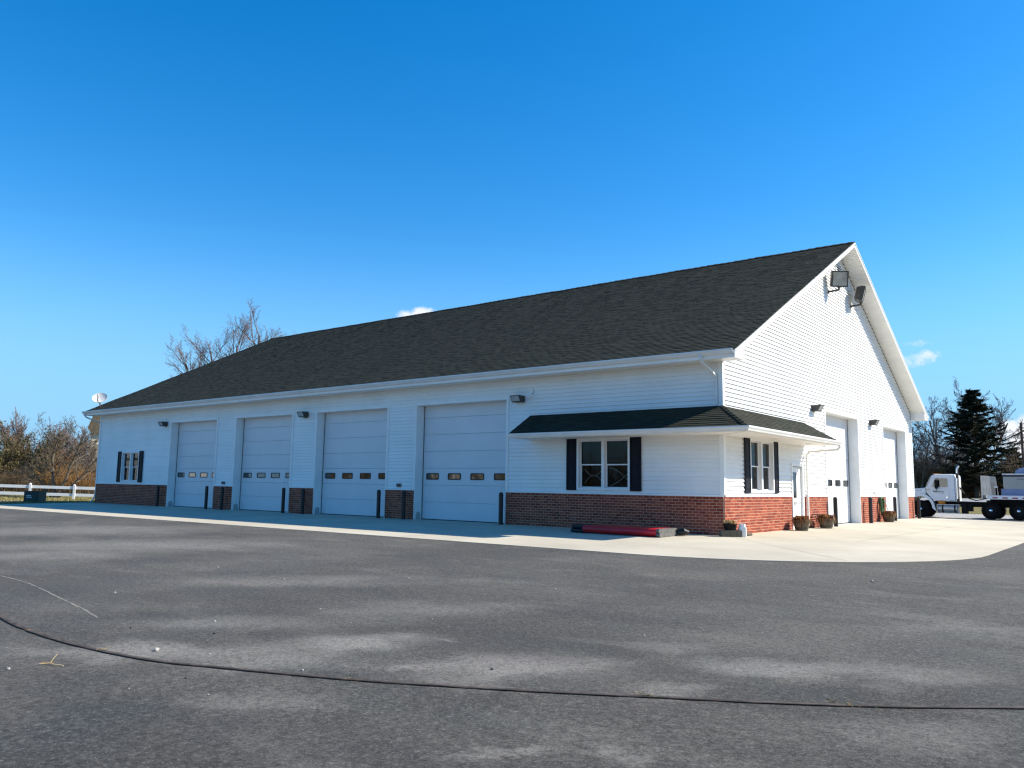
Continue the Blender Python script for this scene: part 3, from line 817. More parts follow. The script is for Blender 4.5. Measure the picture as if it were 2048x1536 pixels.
# ------------------------------------------------------------------ overhead doors
def garage_door(xf, u0, u1, side_):
    g = MB(xf)
    n = -REC
    # frame: jambs, header and thin outer lips
    for a, c in ((u0-0.001, u0+0.022), (u1-0.022, u1+0.001)):
        g.box(a, c, n-0.02, 0.048, -0.15, DH+0.0)
    g.box(u0+0.022, u1-0.022, n-0.02, 0.048, DH-0.022, DH)
    for a, c in ((u0-0.075, u0-0.002), (u1+0.002, u1+0.075)):
        g.box(a, c, -0.002, 0.045, HB+0.054, DH+0.07)
    g.box(u0-0.001, u1+0.001, -0.002, 0.045, DH+0.001, DH+0.07)
    fr = g.build('garage_door', M['trim'], bld)
    h = 0.608
    for k in range(7):
        z0 = 0.025 + k*h; z1 = min(z0+h-0.004, DH+0.03)
        p = MB(xf)
        a, c = u0+0.03, u1-0.03
        p.add([(a, n-0.05, z0), (c, n-0.05, z0), (c, n-0.009, z0), (a, n-0.009, z0), (c, n, z0+0.007), (a, n, z0+0.007),
               (c, n, z1-0.007), (a, n, z1-0.007), (c, n-0.009, z1), (a, n-0.009, z1), (c, n-0.05, z1), (a, n-0.05, z1)],
              [(0, 1, 2, 3), (3, 2, 4, 5), (5, 4, 6, 7), (7, 6, 8, 9), (9, 8, 10, 11), (1, 10, 8, 6, 4, 2), (0, 3, 5, 7, 9, 11)])
        p.build('door_panel', M['door'], fr)
    MB(xf).box(u0+0.03, u1-0.03, n-0.045, n-0.002, -0.06, 0.024).build('bottom_seal', M['black'], fr)
    for a, c in ((u0+0.0225, u0+0.05), (u1-0.05, u1-0.0225)):
        MB(xf).box(a, c, n+0.003, n+0.018, -0.02, DH-0.03).build('weather_strip', M['greyvinyl'], fr)
    wd, hh = 0.62, 0.235
    w = u1-u0; z0 = 1.435
    for k in range(4):
        cu = u0 + 0.52 + k*(w-1.04)/3
        f = MB(xf)
        o = [(cu-wd/2, z0), (cu+wd/2, z0), (cu+wd/2, z0+hh), (cu-wd/2, z0+hh)]
        def rr(x0, x1, y0, y1, r):
            pts = []
            for (cx, cy, a0) in ((x1-r, y1-r, 0), (x0+r, y1-r, 90), (x0+r, y0+r, 180), (x1-r, y0+r, 270)):
                for q in range(4):
                    t = radians(a0+q*30); pts.append((cx+r*cos(t), cy+r*sin(t)))
            return pts
        A_ = rr(cu-wd/2, cu+wd/2, z0, z0+hh, 0.045); B_ = rr(cu-wd/2+0.038, cu+wd/2-0.038, z0+0.036, z0+hh-0.036, 0.02)
        m = len(A_)
        vs = [(x, n+0.001, z) for x, z in A_] + [(x, n+0.016, z) for x, z in A_] + [(x, n+0.016, z) for x, z in B_] + [(x, n+0.001, z) for x, z in B_]
        fs = []
        for q in range(m):
            q2 = (q+1) % m
            for s in range(3): fs.append((s*m+q, s*m+q2, (s+1)*m+q2, (s+1)*m+q))
        f.add(vs, fs); f.build('window_frame', M['frame'], fr)
        pz = MB(xf)
        tilt = random.uniform(-0.004, 0.004)
        pz.add([(x, n+0.004+tilt*(x-cu), z) for x, z in B_], [tuple(range(m))])
        pz.build('window_pane', M['paneglass'], fr)
    # thin patches on the far jamb: peeled grey in front, white on the gable
    pm = M['patch_grey'] if side_ == 'A' else M['patch_white']
    ju = u0+0.0225 if side_ == 'A' else u1-0.0225
    s = 1 if side_ == 'A' else -1
    def plate(pts):
        q = MB(xf)
        vs = [(ju+s*0.0005, nn, zz) for nn, zz in pts] + [(ju+s*0.003, nn, zz) for nn, zz in pts]
        k = len(pts)
        q.add(vs, [tuple(range(k)), tuple(range(k, 2*k))] + [(i, (i+1) % k, k+(i+1) % k, k+i) for i in range(k)])
        q.build('jamb_patch', pm, fr)
    if side_ == 'A':
        plate([(-0.30, 0.0), (-0.05, 0.0), (-0.05, 0.18), (-0.10, 0.26), (-0.18, 0.29), (-0.27, 0.22)])
    else:
        plate([(-0.34, 0.0), (-0.02, 0.0), (-0.02, 0.62), (-0.06, 0.76), (-0.13, 0.84), (-0.22, 0.80), (-0.29, 0.70), (-0.33, 0.5)])
        hi, lo = ((2.95, 1.75), (2.55, 2.3))[0 if u0 < 10 else 1]
        plate([(-0.26, hi), (-0.02, hi), (-0.02, lo+0.35), (-0.09, lo), (-0.16, lo+0.05), (-0.24, lo+0.45)] if u0 < 10 else
              [(-0.26, hi), (-0.02, hi), (-0.02, lo+0.06), (-0.12, lo), (-0.22, lo+0.07)])
    return fr
for a, c in DOORS_A: garage_door(wallA, a, c, 'A')
for a, c in DOORS_B: garage_door(wallB, a, c, 'B')

# ------------------------------------------------------------------ windows with shutters
def house_window(xf, u0, u1, sh0, sh1, cords):
    f = MB(xf)
    z0, z1 = WZ0, WZ1; mid = (u0+u1)/2; t = 0.06
    f.box(u0-0.01, u0+t, -0.12, 0.062, z0-0.01, z1+0.01); f.box(u1-t, u1+0.01, -0.12, 0.062, z0-0.01, z1+0.01)
    f.box(mid-0.05, mid+0.05, -0.12, 0.05, z0+t, z1-t)
    f.box(u0+t, u1-t, -0.12, 0.062, z1-t, z1+0.01); f.box(u0+t, u1-t, -0.12, 0.068, z0-0.01, z0+t)
    win = f.build('window', M['white'], bld)
    zm = (z0+z1)/2 - 0.02
    for a, c in ((u0+t+0.001, mid-0.051), (mid+0.051, u1-t-0.001)):
        for lo, hi, n in ((z0+t+0.001, zm+0.02, -0.075), (zm-0.02, z1-t-0.001, -0.045)):
            s = MB(xf); e = 0.035
            s.box(a, a+e, n-0.025, n, lo, hi); s.box(c-e, c, n-0.025, n, lo, hi)
            s.box(a+e, c-e, n-0.025, n, lo, lo+e); s.box(a+e, c-e, n-0.025, n, hi-e, hi)
            s.build('sash', M['white'], win)
            MB(xf).add([(a+e, n-0.012, lo+e), (c-e, n-0.012, lo+e), (c-e, n-0.012, hi-e), (a+e, n-0.012, hi-e)], [(0, 1, 2, 3)]).build('pane', M['clear'], win)
        # blind lowered over the upper half
        bl = MB(xf); z = z1-t-0.05
        while z > zm+0.02:
            bl.add([(a+0.03, -0.155, z), (c-0.03, -0.155, z), (c-0.03, -0.118, z+0.022), (a+0.03, -0.118, z+0.022)], [(0, 1, 2, 3)])
            z -= 0.034
        bl.box(a+0.03, c-0.03, -0.16, -0.13, z-0.02, z+0.005)
        bl.build('blind', M['blind'], win)
        if cords:
            for k in range(2):
                cc = MB(xf); pts = []
                for i in range(13):
                    t_ = i/12
                    if a < mid-0.2: uu = a+0.08+(c-a-0.16)*t_; base = 0.40
                    else: uu = a+0.08+(c-a-0.16)*t_; base = 0.36
                    zz = zm-0.12-0.22*4*t_*(1-t_) if k == 0 else z0+0.20+0.24*4*t_*(1-t_)
                    if not a < mid-0.2: zz = zm-0.10-0.42*t_**(0.6 if k else 1.7) if k == 0 else z0+0.14+0.42*t_**1.5
                    pts.append((uu, -0.17-0.01*k, zz))
                cc.tube(pts, 0.010, 5); cc.build('curtain_cord', M['cord'], win)
    rm = MB(xf)
    rm.add([(u0, -0.15, z0), (u1, -0.15, z0), (u1, -0.15, z1), (u0, -0.15, z1), (u0, -0.75, z0-0.3), (u1, -0.75, z0-0.3), (u1, -0.75, z1+0.1), (u0, -0.75, z1+0.1)],
           [(4, 5, 6, 7), (0, 4, 7, 3), (1, 2, 6, 5), (0, 1, 5, 4), (3, 7, 6, 2)])
    rm.build('room_interior', M['interior'], win)
    for a, c in ((sh0, u0-0.015), (u1+0.015, sh1)):
        s = MB(xf); e = 0.055
        n0, n1 = 0.041, 0.070
        s.box(a, a+e, n0, n1, z0-0.02, z1+0.02); s.box(c-e, c, n0, n1, z0-0.02, z1+0.02)
        zmid = z0+0.50*(z1-z0)
        for zz in (z0-0.02, zmid, z1+0.02-0.09): s.box(a+e, c-e, n0, n1-0.001, zz, zz+0.09)
        for lo, hi in ((z0+0.07, zmid), (zmid+0.09, z1-0.07)):
            s.box(a+e, c-e, n0, n1-0.016, lo, hi)
            s.box(a+e+0.03, c-e-0.03, n0, n1-0.006, lo+0.035, hi-0.035)
        s.build('shutter', M['shutter'], bld)
house_window(wallA, -33.66, -31.84, -34.08, -31.44, False)
house_window(wallA, -4.76, -2.90, -5.15, -2.51, True)
house_window(wallB, 1.79, 3.64, 1.38, 4.03, False)

# ------------------------------------------------------------------ entry door on the gable wall
def entry():
    a, c, h = ENTRY
    f = MB(wallB)
    f.box(a-0.005, a+0.07, -0.12, 0.055, -0.06, h); f.box(c-0.07, c+0.005, -0.12, 0.055, -0.06, h); f.box(a-0.005, c+0.005, -0.12, 0.056, h, h+0.09)
    ed = f.build('entry_door', M['trim'], bld)
    s = MB(wallB); n0, n1 = -0.07, -0.025
    g0, g1, gz0, gz1 = a+0.20, a+0.62, 1.0, 1.84
    s.box(a+0.072, g0, n0, n1, 0.02, h-0.01); s.box(g1, c-0.072, n0, n1, 0.02, h-0.01)
    s.box(g0, g1, n0, n1, 0.02, gz0); s.box(g0, g1, n0, n1, gz1, h-0.01)
    for k in range(5): s.box(a+0.2+k*0.14, a+0.21+k*0.14, n1, n1+0.006, 0.1, 0.78)
    s.build('door_leaf', M['white'], ed)
    MB(wallB).add([(g0, n1-0.02, gz0), (g1, n1-0.02, gz0), (g1, n1-0.02, gz1), (g0, n1-0.02, gz1)], [(0, 1, 2, 3)]).build('door_glass', M['paneglass'], ed)
    k = MB(wallB)
    k.tube([(c-0.16, n1, 0.86), (c-0.16, n1+0.05, 0.86)], 0.018, 8); k.tube([(c-0.16, n1+0.05, 0.86), (c-0.28, n1+0.05, 0.86)], 0.013, 8)
    k.build('door_handle', M['steel'], ed)
    m = MB(wallB); m.box(a+0.33, a+0.58, n1, n1+0.02, 0.80, 0.88); m.build('mail_slot', M['alu'], ed)
entry()

# ------------------------------------------------------------------ main roof
roof = MB()
X0, X1 = -L-OH, OH
def zroof(y): return ZE + SL*(y+OH if y <= YC else (W+OH)-y)
def wav(x, v):
    """sag of the old roof deck, metres along the normal"""
    return 0.016*noise.noise((x*0.55+9, v*0.5, 1.3)) + 0.012*noise.noise((x*1.4, v*0.16, 7.7)) + 0.006*noise.noise((x*2.6+v*1.2, v*0.8, 3.1))
T = 0.10
roof.add([(x, y, zroof(y)-0.045-dz) for x in (X0, X1) for dz in (0, T) for y in (-OH, YC, W+OH)],
         [(0, 6, 7, 1), (1, 7, 8, 2), (3, 4, 10, 9), (4, 5, 11, 10), (0, 3, 9, 6), (2, 8, 11, 5), (0, 1, 4, 3), (1, 2, 5, 4), (6, 9, 10, 7), (7, 10, 11, 8)])
roof_o = roof.build('roof', M['brownroof'], bld)
cs = 1/sqrt(1+SL*SL); sn = SL*cs

def course(bm, O, U, V, Nn, u0, u1, v, ex, wv=None, limits=None, tabs=(0.22, 0.36), each=None):
    u = u0 - random.uniform(0, 0.25)
    while u < u1:
        wd = random.uniform(*tabs); a, c = max(u, u0), min(u+wd-0.004, u1)
        u += wd
        if c-a < 0.03: continue
        v1 = v+ex*1.12
        t = random.choice((0.011, 0.012, 0.015, 0.018)); dv = random.uniform(-0.004, 0.004)
        at, ct = a, c
        if limits:
            l0, l1 = limits(v+dv); m0, m1 = limits(v1)
            a, c = max(a, l0), min(c, l1); at, ct = max(at, m0), min(ct, m1)
            if c-a < 0.02: continue
            if ct < at: ct = at = min(max(at, m0), m1)
        def P(uu, vv, n):
            w = wv(uu, vv) if wv else 0
            p = O + U*uu + V*vv + Nn*(n+w); return (p.x, p.y, p.z)
        vs = [P(a, v+dv, -0.012), P(c, v+dv, -0.012), P(a, v+dv, t), P(c, v+dv, t), P(ct, v1, 0.0), P(at, v1, 0.0)]
        fs = [(2, 3, 4, 5), (0, 1, 3, 2), (0, 2, 5), (1, 4, 3)]
        if each: each(vs, fs)
        else: bm.add(vs, fs)

sh = MB()
Of = Vector((0, -OH-0.03, ZE-0.015)); Uf = Vector((1, 0, 0)); Vf = Vector((0, cs, sn)); Nf = Vector((0, -sn, cs))
SLEN = (YC+OH)/cs
v = 0.0
while v < SLEN-0.03:
    course(sh, Of, Uf, Vf, Nf, X0-0.02, X1+0.02, v, 0.142, wav); v += 0.142
stuff(sh.build('roof_shingles', M['shingle'], roof_o))
rc = MB()
x = X0
while x < X1:
    x2 = min(x+0.33, X1+0.02); h = 0.03+wav(x, SLEN)
    rc.add([(x, YC-0.15, ZR-0.075+0.015+h), (x2, YC-0.15, ZR-0.075+h), (x2, YC, ZR+h), (x, YC, ZR+0.02+h), (x2, YC+0.15, ZR-0.075+h), (x, YC+0.15, ZR-0.06+h),
            (x2, YC-0.15, ZR-0.1+h), (x2, YC+0.15, ZR-0.1+h)],
           [(0, 1, 2, 3), (3, 2, 4, 5), (1, 6, 2), (2, 7, 4)]); x = x2-0.02
rc.build('ridge_cap', M['shingle'], roof_o)

# white rake boards, boxed eaves and soffits
for xa, xb in ((X1, X1+0.024), (X0-0.024, X0)):
    for s in (0, 1):
        r = MB()
        pts = []
        for y in (-OH-0.03, YC):
            yy = y if s == 0 else W-y
            pts.append((yy, zroof(y if s == 0 else W-y)))
        (ya, za), (yb, zb) = pts
        r.add([(x_, y_, z_+d) for x_ in (xa, xb) for (y_, z_) in ((ya, za), (yb, zb)) for d in (-0.195, -0.025)],
              [(0, 1, 3, 2), (4, 6, 7, 5), (0, 2, 6, 4), (1, 5, 7, 3), (0, 4, 5, 1), (2, 3, 7, 6)])
        r.build('rake_board', M['trim'], roof_o)
        r = MB(); xo = xb+0.0 if xa > 0 else xa
        xa2, xb2 = (xb+0.001, xb+0.02) if xa > 0 else (xa-0.02, xa-0.001)
        r.add([(x_, y_, z_+d) for x_ in (xa2, xb2) for (y_, z_) in ((ya, za), (yb, zb)) for d in (-0.075, -0.027)],
              [(0, 1, 3, 2), (4, 6, 7, 5), (0, 2, 6, 4), (1, 5, 7, 3), (0, 4, 5, 1), (2, 3, 7, 6)])
        r.build('rake_drip_edge', M['gutter'], roof_o)
# sloping rake soffit in narrow ribbed strips
for s in (0, 1):
    r = MB(); n = 118
    for i in range(n):
        ya = -OH+0.02+(YC+OH-0.02)*i/n; yb = -OH+0.02+(YC+OH-0.02)*(i+1)/n-0.012
        q = []
        for y in (ya, yb):
            z = zroof(y)-0.165; yy = y if s == 0 else W-y
            q += [(0.02, yy, z), (X1-0.001, yy, z), (0.02, yy, z-0.012), (X1-0.001, yy, z-0.012)]
        r.add(q, [(2, 3, 7, 6), (0, 4, 5, 1), (0, 2, 6, 4), (1, 5, 7, 3), (0, 1, 3, 2), (4, 6, 7, 5)])
    stuff(r.build('rake_soffit', M['soffit'], roof_o))
    for xa, xb in ((0.02, OH), (-L-OH, -L-0.02)):
        q = MB()
        yA, yB = (-OH+0.0, 0.0) if s == 0 else (W, W+OH)
        z_in = zroof(0)-0.17
        pr = [(yA, HE-0.02), (yB, HE-0.02), (yB, z_in), (yA, ZE-0.14)] if s == 0 else [(yA, HE-0.02), (yB, HE-0.02), (yB, ZE-0.14), (yA, z_in)]
        q.prism(pr, xa, xb-0.002 if xa > 0 else xb, 0)
        q.build('eave_return', M['trim'], roof_o)
for ya, yb in ((-OH, -0.02), (W+0.02, W+OH)):
    q = MB(); n = 150
    for i in range(n):
        xa = -L+0.0+(L)*i/n; xb = -L+(L)*(i+1)/n-0.014
        q.box(xa, xb, ya+0.02, yb, HE-0.012, HE)
    q.box(-L, 0, ya+0.02, yb, HE+0.0005, HE+0.01)
    stuff(q.build('eave_soffit', M['soffit'], roof_o))
    yf = ya-0.002 if ya < 0 else yb
    MB().box(X0, X1, yf-0.001, yf+0.02, HE-0.02, ZE-0.045).build('fascia', M['trim'], roof_o)

def gutter_prof(w=0.125, h=0.125):
    return [(0, 0), (w*0.55, 0), (w*0.72, h*0.35), (w*0.90, h*0.55), (w, h*0.72), (w, h), (w*0.88, h), (w*0.88, h*0.92), (w*0.9, h*0.75), (w*0.6, h*0.12), (0.01, h*0.12), (0.01, h), (0, h)]
g = MB()
g.prism([(-OH-0.006-p, 4.858+q) for p, q in gutter_prof()], X0+0.0, X1-0.01, 0)
g.build('gutter', M['gutter'], bld)
g = MB()
g.prism([(W+OH+0.006+p, 4.858+q) for p, q in gutter_prof()], X0, X1-0.01, 0)
g.build('gutter', M['gutter'], bld)

def pipe(pts, name='downspout', r=0.045, mat='gutter'):
    MB().tube(pts, r, 4).build(name, M[mat], bld)
pipe([(-0.27, -0.735, 4.875), (-0.27, -0.735, 4.76), (-0.25, -0.66, 4.66), (-0.14, -0.16, 4.40), (-0.13, -0.085, 4.28), (-0.13, -0.085, 3.56)])
pipe([(-36.85, -0.735, 4.875), (-36.85, -0.735, 4.78), (-36.82, -0.64, 4.66), (-36.52, -0.10, 4.42), (-36.48, 0.0, 4.30), (-36.48, 0.02, 0.62), (-36.50, -0.02, 0.30), (-36.56, -0.16, 0.05)])

# gable vent
vt = MB(wallB)
vt.box(YC-0.36, YC-0.30, 0.0, 0.058, 9.05, 10.12); vt.box(YC+0.30, YC+0.36, 0.0, 0.058, 9.05, 10.12)
vt.box(YC-0.30, YC+0.30, 0.0, 0.058, 9.05, 9.11); vt.box(YC-0.30, YC+0.30, 0.0, 0.058, 10.06, 10.12)
vo = vt.build('gable_vent', M['trim'], bld)
MB(wallB).box(YC-0.30, YC+0.30, 0.0425, 0.045, 9.11, 10.06).build('vent_back', M['darkslat'], vo)
for k in range(9):
    z = 9.13+k*0.104
    MB(wallB).add([(YC-0.30, 0.062, z), (YC+0.30, 0.062, z), (YC+0.30, 0.046, z+0.062), (YC-0.30, 0.046, z+0.062), (YC-0.30, 0.069, z+0.004), (YC+0.30, 0.069, z+0.004)],
                  [(0, 1, 2, 3), (4, 5, 2, 3), (0, 1, 5, 4)]).build('louvre', M['trim'], vo)

# ------------------------------------------------------------------ small canopy roof round the corner
CO = 1.15; CZ0, CZ1 = 2.875, 3.54; CL = 6.6
ck = (CZ1-CZ0)/CO; ccs = 1/sqrt(1+ck*ck); csn = ck*ccs; CSL = CO/ccs
can = MB()
a, c = CZ0-0.03, CZ1-0.03
can.add([(-CL, 0, c), (0, 0, c), (0, CL, c), (-CL, -CO, a), (CO, -CO, a), (CO, CL, a),
         (-CL, 0, a-0.1), (0, 0, a-0.1), (0, CL, a-0.1), (-CL, -CO, a-0.1), (CO, -CO, a-0.1), (CO, CL, a-0.1)],
        [(0, 3, 4, 1), (1, 4, 5, 2), (3, 9, 10, 4), (4, 10, 11, 5), (0, 6, 9, 3), (2, 5, 11, 8), (6, 7, 10, 9), (7, 8, 11, 10)])
can_o = can.build('canopy_roof', M['trim'], bld)
singles = []
def collect(vs, fs): singles.append((vs, fs))
EX = 0.125
OA = Vector((0, -CO-0.02, CZ0-0.01)); VA = Vector((0, ccs, csn)); NA = Vector((0, -csn, ccs))
OB = Vector((CO+0.02, 0, CZ0-0.01)); VB = Vector((-ccs, 0, csn)); NB = Vector((csn, 0, ccs))
hip = lambda vv: CO*(1-min(1, vv/CSL))+0.012
v = 0.0
while v < CSL-0.04:
    course(None, OA, Vector((1, 0, 0)), VA, NA, -CL-0.015, CO+0.02, v, EX, None, lambda q: (-CL-0.015, hip(q)), (0.24, 0.34), collect)
    course(None, OB, Vector((0, 1, 0)), VB, NB, -CO-0.02, CL+0.015, v, EX, None, lambda q: (-hip(q), CL+0.015), (0.24, 0.34), collect)
    v += EX
singles.sort(key=lambda q: (Vector(q[0][2])-cp).length)
for vs, fs in singles[:300]:
    o0 = Vector(vs[0]); bb = MB(); bb.add([tuple(Vector(p)-o0) for p in vs], fs)
    bb.build('shingle', M['shingle'], can_o, loc=o0)
rr_ = MB()
for vs, fs in singles[300:]: rr_.add(vs, fs)
stuff(rr_.build('far_shingles', M['shingle'], can_o))
# hip caps
n = 9
for i in range(n):
    t0, t1 = i/n, (i+1.15)/n
    p0 = Vector((CO+0.03, -CO-0.03, CZ0+0.012)).lerp(Vector((0.01, -0.01, CZ1+0.012)), t0)
    p1 = Vector((CO+0.03, -CO-0.03, CZ0+0.012)).lerp(Vector((0.01, -0.01, CZ1+0.012)), min(t1, 1.0))
    dl = Vector((-0.15, 0, 0)) + Vector((0, 0, 0)); dr = Vector((0, 0.15, 0))
    lift = Vector((0, 0, 0.022)); b_ = MB()
    e = Vector((0, 0, 0.006))
    P = [p0+lift, p0+dl*0.9+Vector((0, 0.02, 0.022)), p1+dl*0.9+Vector((0, 0.02, 0.006)), p1+e, p1+dr*0.9+Vector((-0.02, 0, 0.006)), p0+dr*0.9+Vector((-0.02, 0, 0.022)),
         p0-lift*0.3, p0+dl*0.9+Vector((0, 0.02, -0.01)), p0+dr*0.9+Vector((-0.02, 0, -0.01))]
    b_.add([tuple(q) for q in P], [(0, 1, 2, 3), (0, 3, 4, 5), (0, 6, 7, 1), (0, 5, 8, 6)])
    b_.build('hip_cap', M['shingle'], can_o)
# canopy gutter, soffit, lights in the soffit
g = MB()
pf = gutter_prof(0.11, 0.125)
vs = []; m = len(pf)
for (sx, sy) in ((-CL, None), ('c', 'c'), (None, CL)):
    for p, q in pf:
        d = CO+0.006+p
        if sx == -CL: vs.append((-CL-0.01, -d, 2.745+q))
        elif sx == 'c': vs.append((d, -d, 2.745+q))
        else: vs.append((d, CL+0.01, 2.745+q))
fs = [tuple(range(m)), tuple(range(2*m, 3*m))]
for s in range(2):
    for k in range(m): fs.append((s*m+k, s*m+(k+1) % m, (s+1)*m+(k+1) % m, (s+1)*m+k))
g.add(vs, fs); g.build('gutter', M['gutter'], can_o)
q = MB()
q.add([(-CL, -CO, 2.735), (CO, -CO, 2.735), (0.02, -0.02, 2.735), (-CL, -0.02, 2.735)], [(0, 1, 2, 3)])
q.add([(CO, -CO, 2.735), (CO, CL, 2.735), (0.02, CL, 2.735), (0.02, -0.02, 2.735)], [(0, 1, 2, 3)])
q.add([(-CL, -CO, 2.725), (CO, -CO, 2.725), (CO, -CO, 2.745), (-CL, -CO, 2.745)], [(0, 1, 2, 3)])
q.box(-CL, CO, -CO-0.004, -CO+0.02, 2.727, 2.86); q.box(CO-0.02, CO+0.004, -CO+0.021, CL, 2.727, 2.86)
q.build('soffit', M['soffit'], can_o)
q = MB(); q.tube([(0.02, -0.02, 2.731), (CO-0.02, -CO+0.02, 2.731)], 0.007, 4); q.build('soffit_seam', M['gutter'], can_o)
for x, y in ((-1.9, -0.62), (-5.6, -0.62), (0.62, 2.2), (0.62, 5.2)):
    MB().lathe([(0.10, 0), (0.10, -0.012), (0.075, -0.018), (0.07, -0.008)], (x, y, 2.735), 16).build('recessed_light', M['gutter'], can_o, smooth=True)
# end panels of the canopy
MB().add([(-CL-0.012, -CO, 2.735), (-CL-0.012, 0, 2.735), (-CL-0.012, 0, CZ1-0.03), (-CL-0.012, -CO, CZ0-0.03)], [(0, 1, 2, 3)]).build('end_panel', M['trim'], can_o)
MB().add([(CO, CL+0.012, 2.735), (0, CL+0.012, 2.735), (0, CL+0.012, CZ1-0.03), (CO, CL+0.012, CZ0-0.03)], [(0, 1, 2, 3)]).build('end_panel', M['trim'], can_o)
pipe([(CO+0.055, CL-0.08, 2.76), (CO+0.055, CL-0.08, 2.68), (CO-0.03, CL-0.07, 2.60), (0.20, CL-0.02, 2.545), (0.09, CL-0.02, 2.44), (0.09, CL-0.02, 0.10)], r=0.048, mat='soffit')

# ------------------------------------------------------------------ lights, camera and boxes fixed on the walls
def wall_light(xf, u, z, label):
    """box shaped wall pack: housing with a raked glass front"""
    loc = xf(u, 0.018, z)
    t = thing('wall_light', label, 'wall light', loc, group='wall lights beside the overhead doors')
    k = MB(xf); w = 0.185
    sidep = [(0.0, -0.10), (0.0, 0.10), (0.30, 0.115), (0.345, 0.10), (0.23, -0.095), (0.20, -0.11)]
    vs = [(-w, n, q) for n, q in sidep] + [(w, n, q) for n, q in sidep]
    k.add(vs, [(0, 1, 2, 3, 4, 5), (6, 7, 8, 9, 10, 11), (0, 6, 7, 1), (1, 7, 8, 2), (2, 8, 9, 3), (5, 11, 6, 0), (4, 10, 11, 5)])
    # front lip round the lens
    e = 0.02
    k.add([(a, n+0.002, q) for a in (-w, -w+e, w-e, w) for n, q in ((0.345, 0.10), (0.335, 0.083), (0.242, -0.078), (0.23, -0.095))],
          [(0, 4, 7, 3), (8, 12, 15, 11), (4, 8, 9, 5), (6, 10, 11, 7)])
    k.build('housing', M['bronze'], t)
    g = MB(xf); g.add([(-w+e, 0.333, 0.083), (w-e, 0.333, 0.083), (w-e, 0.240, -0.078), (-w+e, 0.240, -0.078)], [(0, 1, 2, 3)])
    g.build('lens', M['lens'], t)
    MB(xf).box(-0.10, 0.10, -0.012, 0.0, -0.13, 0.13).build('mounting_plate', M['bronze'], t)
    return t
wall_light(wallA, -29.46, 4.06, 'wall light between the far left window and the leftmost overhead door')
wall_light(wallA, -18.30, 4.06, 'wall light on the narrow white pier left of the third overhead door')
wall_light(wallA, -7.03, 4.09, 'wall light just above the left end of the small canopy')
wall_light(wallB, 7.60, 4.10, 'wall light on the sunlit gable wall above the canopy end')
wall_light(wallB, 14.95, 4.12, 'wall light on the sunlit gable wall between the two doors')

def floodlight(y, z, aim, label):
    t = thing('floodlight', label, 'floodlight', (0.02, y, z), group='floodlights under the gable peak')
    MB(wallB).lathe([(0.07, 0.0), (0.07, 0.02), (0.04, 0.03)], (0, 0, 0), 12, axis=1).build('wall_plate', M['bronze'], t)
    MB().tube([(0.02, 0, 0), (0.37, 0.0, 0.02), (0.40, 0.0, 0.05), (0.40, 0.0, 0.16)], 0.038, 8).build('bracket_arm', M['bronze'], t, smooth=True)
    f = Vector(aim).normalized(); r = f.cross(Vector((0, 0, 1))).normalized(); u = r.cross(f)
    o = Vector((0.40, 0, 0.44))
    hx, hz = 0.31, 0.30
    def q(a, b, c): p = o + r*a + f*b + u*c; return (p.x, p.y, p.z)
    k = MB()
    k.add([q(-hx*.8, -0.18, -hz*.8), q(hx*.8, -0.18, -hz*.8), q(hx*.8, -0.18, hz*.8), q(-hx*.8, -0.18, hz*.8)] +
          [q(-hx, 0.02, -hz), q(hx, 0.02, -hz), q(hx, 0.02, hz), q(-hx, 0.02, hz)] +
          [q(-hx, 0.14, -hz), q(hx, 0.14, -hz), q(hx, 0.14, hz), q(-hx, 0.14, hz)] +
          [q(-hx+.04, 0.14, -hz+.04), q(hx-.04, 0.14, -hz+.04), q(hx-.04, 0.14, hz-.04), q(-hx+.04, 0.14, hz-.04)] +
          [q(-hx+.04, 0.125, -hz+.04), q(hx-.04, 0.125, -hz+.04), q(hx-.04, 0.125, hz-.04), q(-hx+.04, 0.125, hz-.04)],
          [(0, 1, 2, 3)] + [(s*4+i, s*4+(i+1) % 4, s*4+4+(i+1) % 4, s*4+4+i) for s in range(4) for i in range(4)])
    k.build('housing', M['bronze'], t)
    g = MB(); g.add([q(-hx+.04, 0.127, -hz+.04), q(hx-.04, 0.127, -hz+.04), q(hx-.04, 0.127, hz-.04), q(-hx+.04, 0.127, hz-.04)], [(0, 1, 2, 3)])
    g.build('lens', M['lens'], t)
    rf = MB(); rf.lathe([(0.05, -0.05), (0.07, 0.0), (0.05, 0.02)], (0.40, 0, 0.15), 10); rf.build('swivel_joint', M['bronze'], t)
floodlight(9.80, 8.72, (0.62, -0.75, -0.22), 'floodlight under the gable peak, left of the two, glass turned to the lot')
floodlight(12.70, 8.70, (0.93, 0.22, -0.25), 'floodlight under the gable peak, right of the two, seen from its side')

t = thing('security_camera', 'small white security camera on a bracket above the canopy', 'camera', (-6.55, -0.02, 4.3))
MB().box(-0.055, 0.055, -0.05, 0.0, -0.05, 0.13).build('bracket', M['trim'], t)
MB().tube([(0, -0.04, 0.0), (0.02, -0.10, -0.10), (0.06, -0.16, -0.14)], 0.018, 8).build('arm', M['trim'], t, smooth=True)
MB().lathe([(0.02, -0.05), (0.05, -0.03), (0.06, 0.0), (0.05, 0.05), (0.02, 0.06)], (0.08, -0.18, -0.17), 14).build('camera_head', M['white'], t, smooth=True)

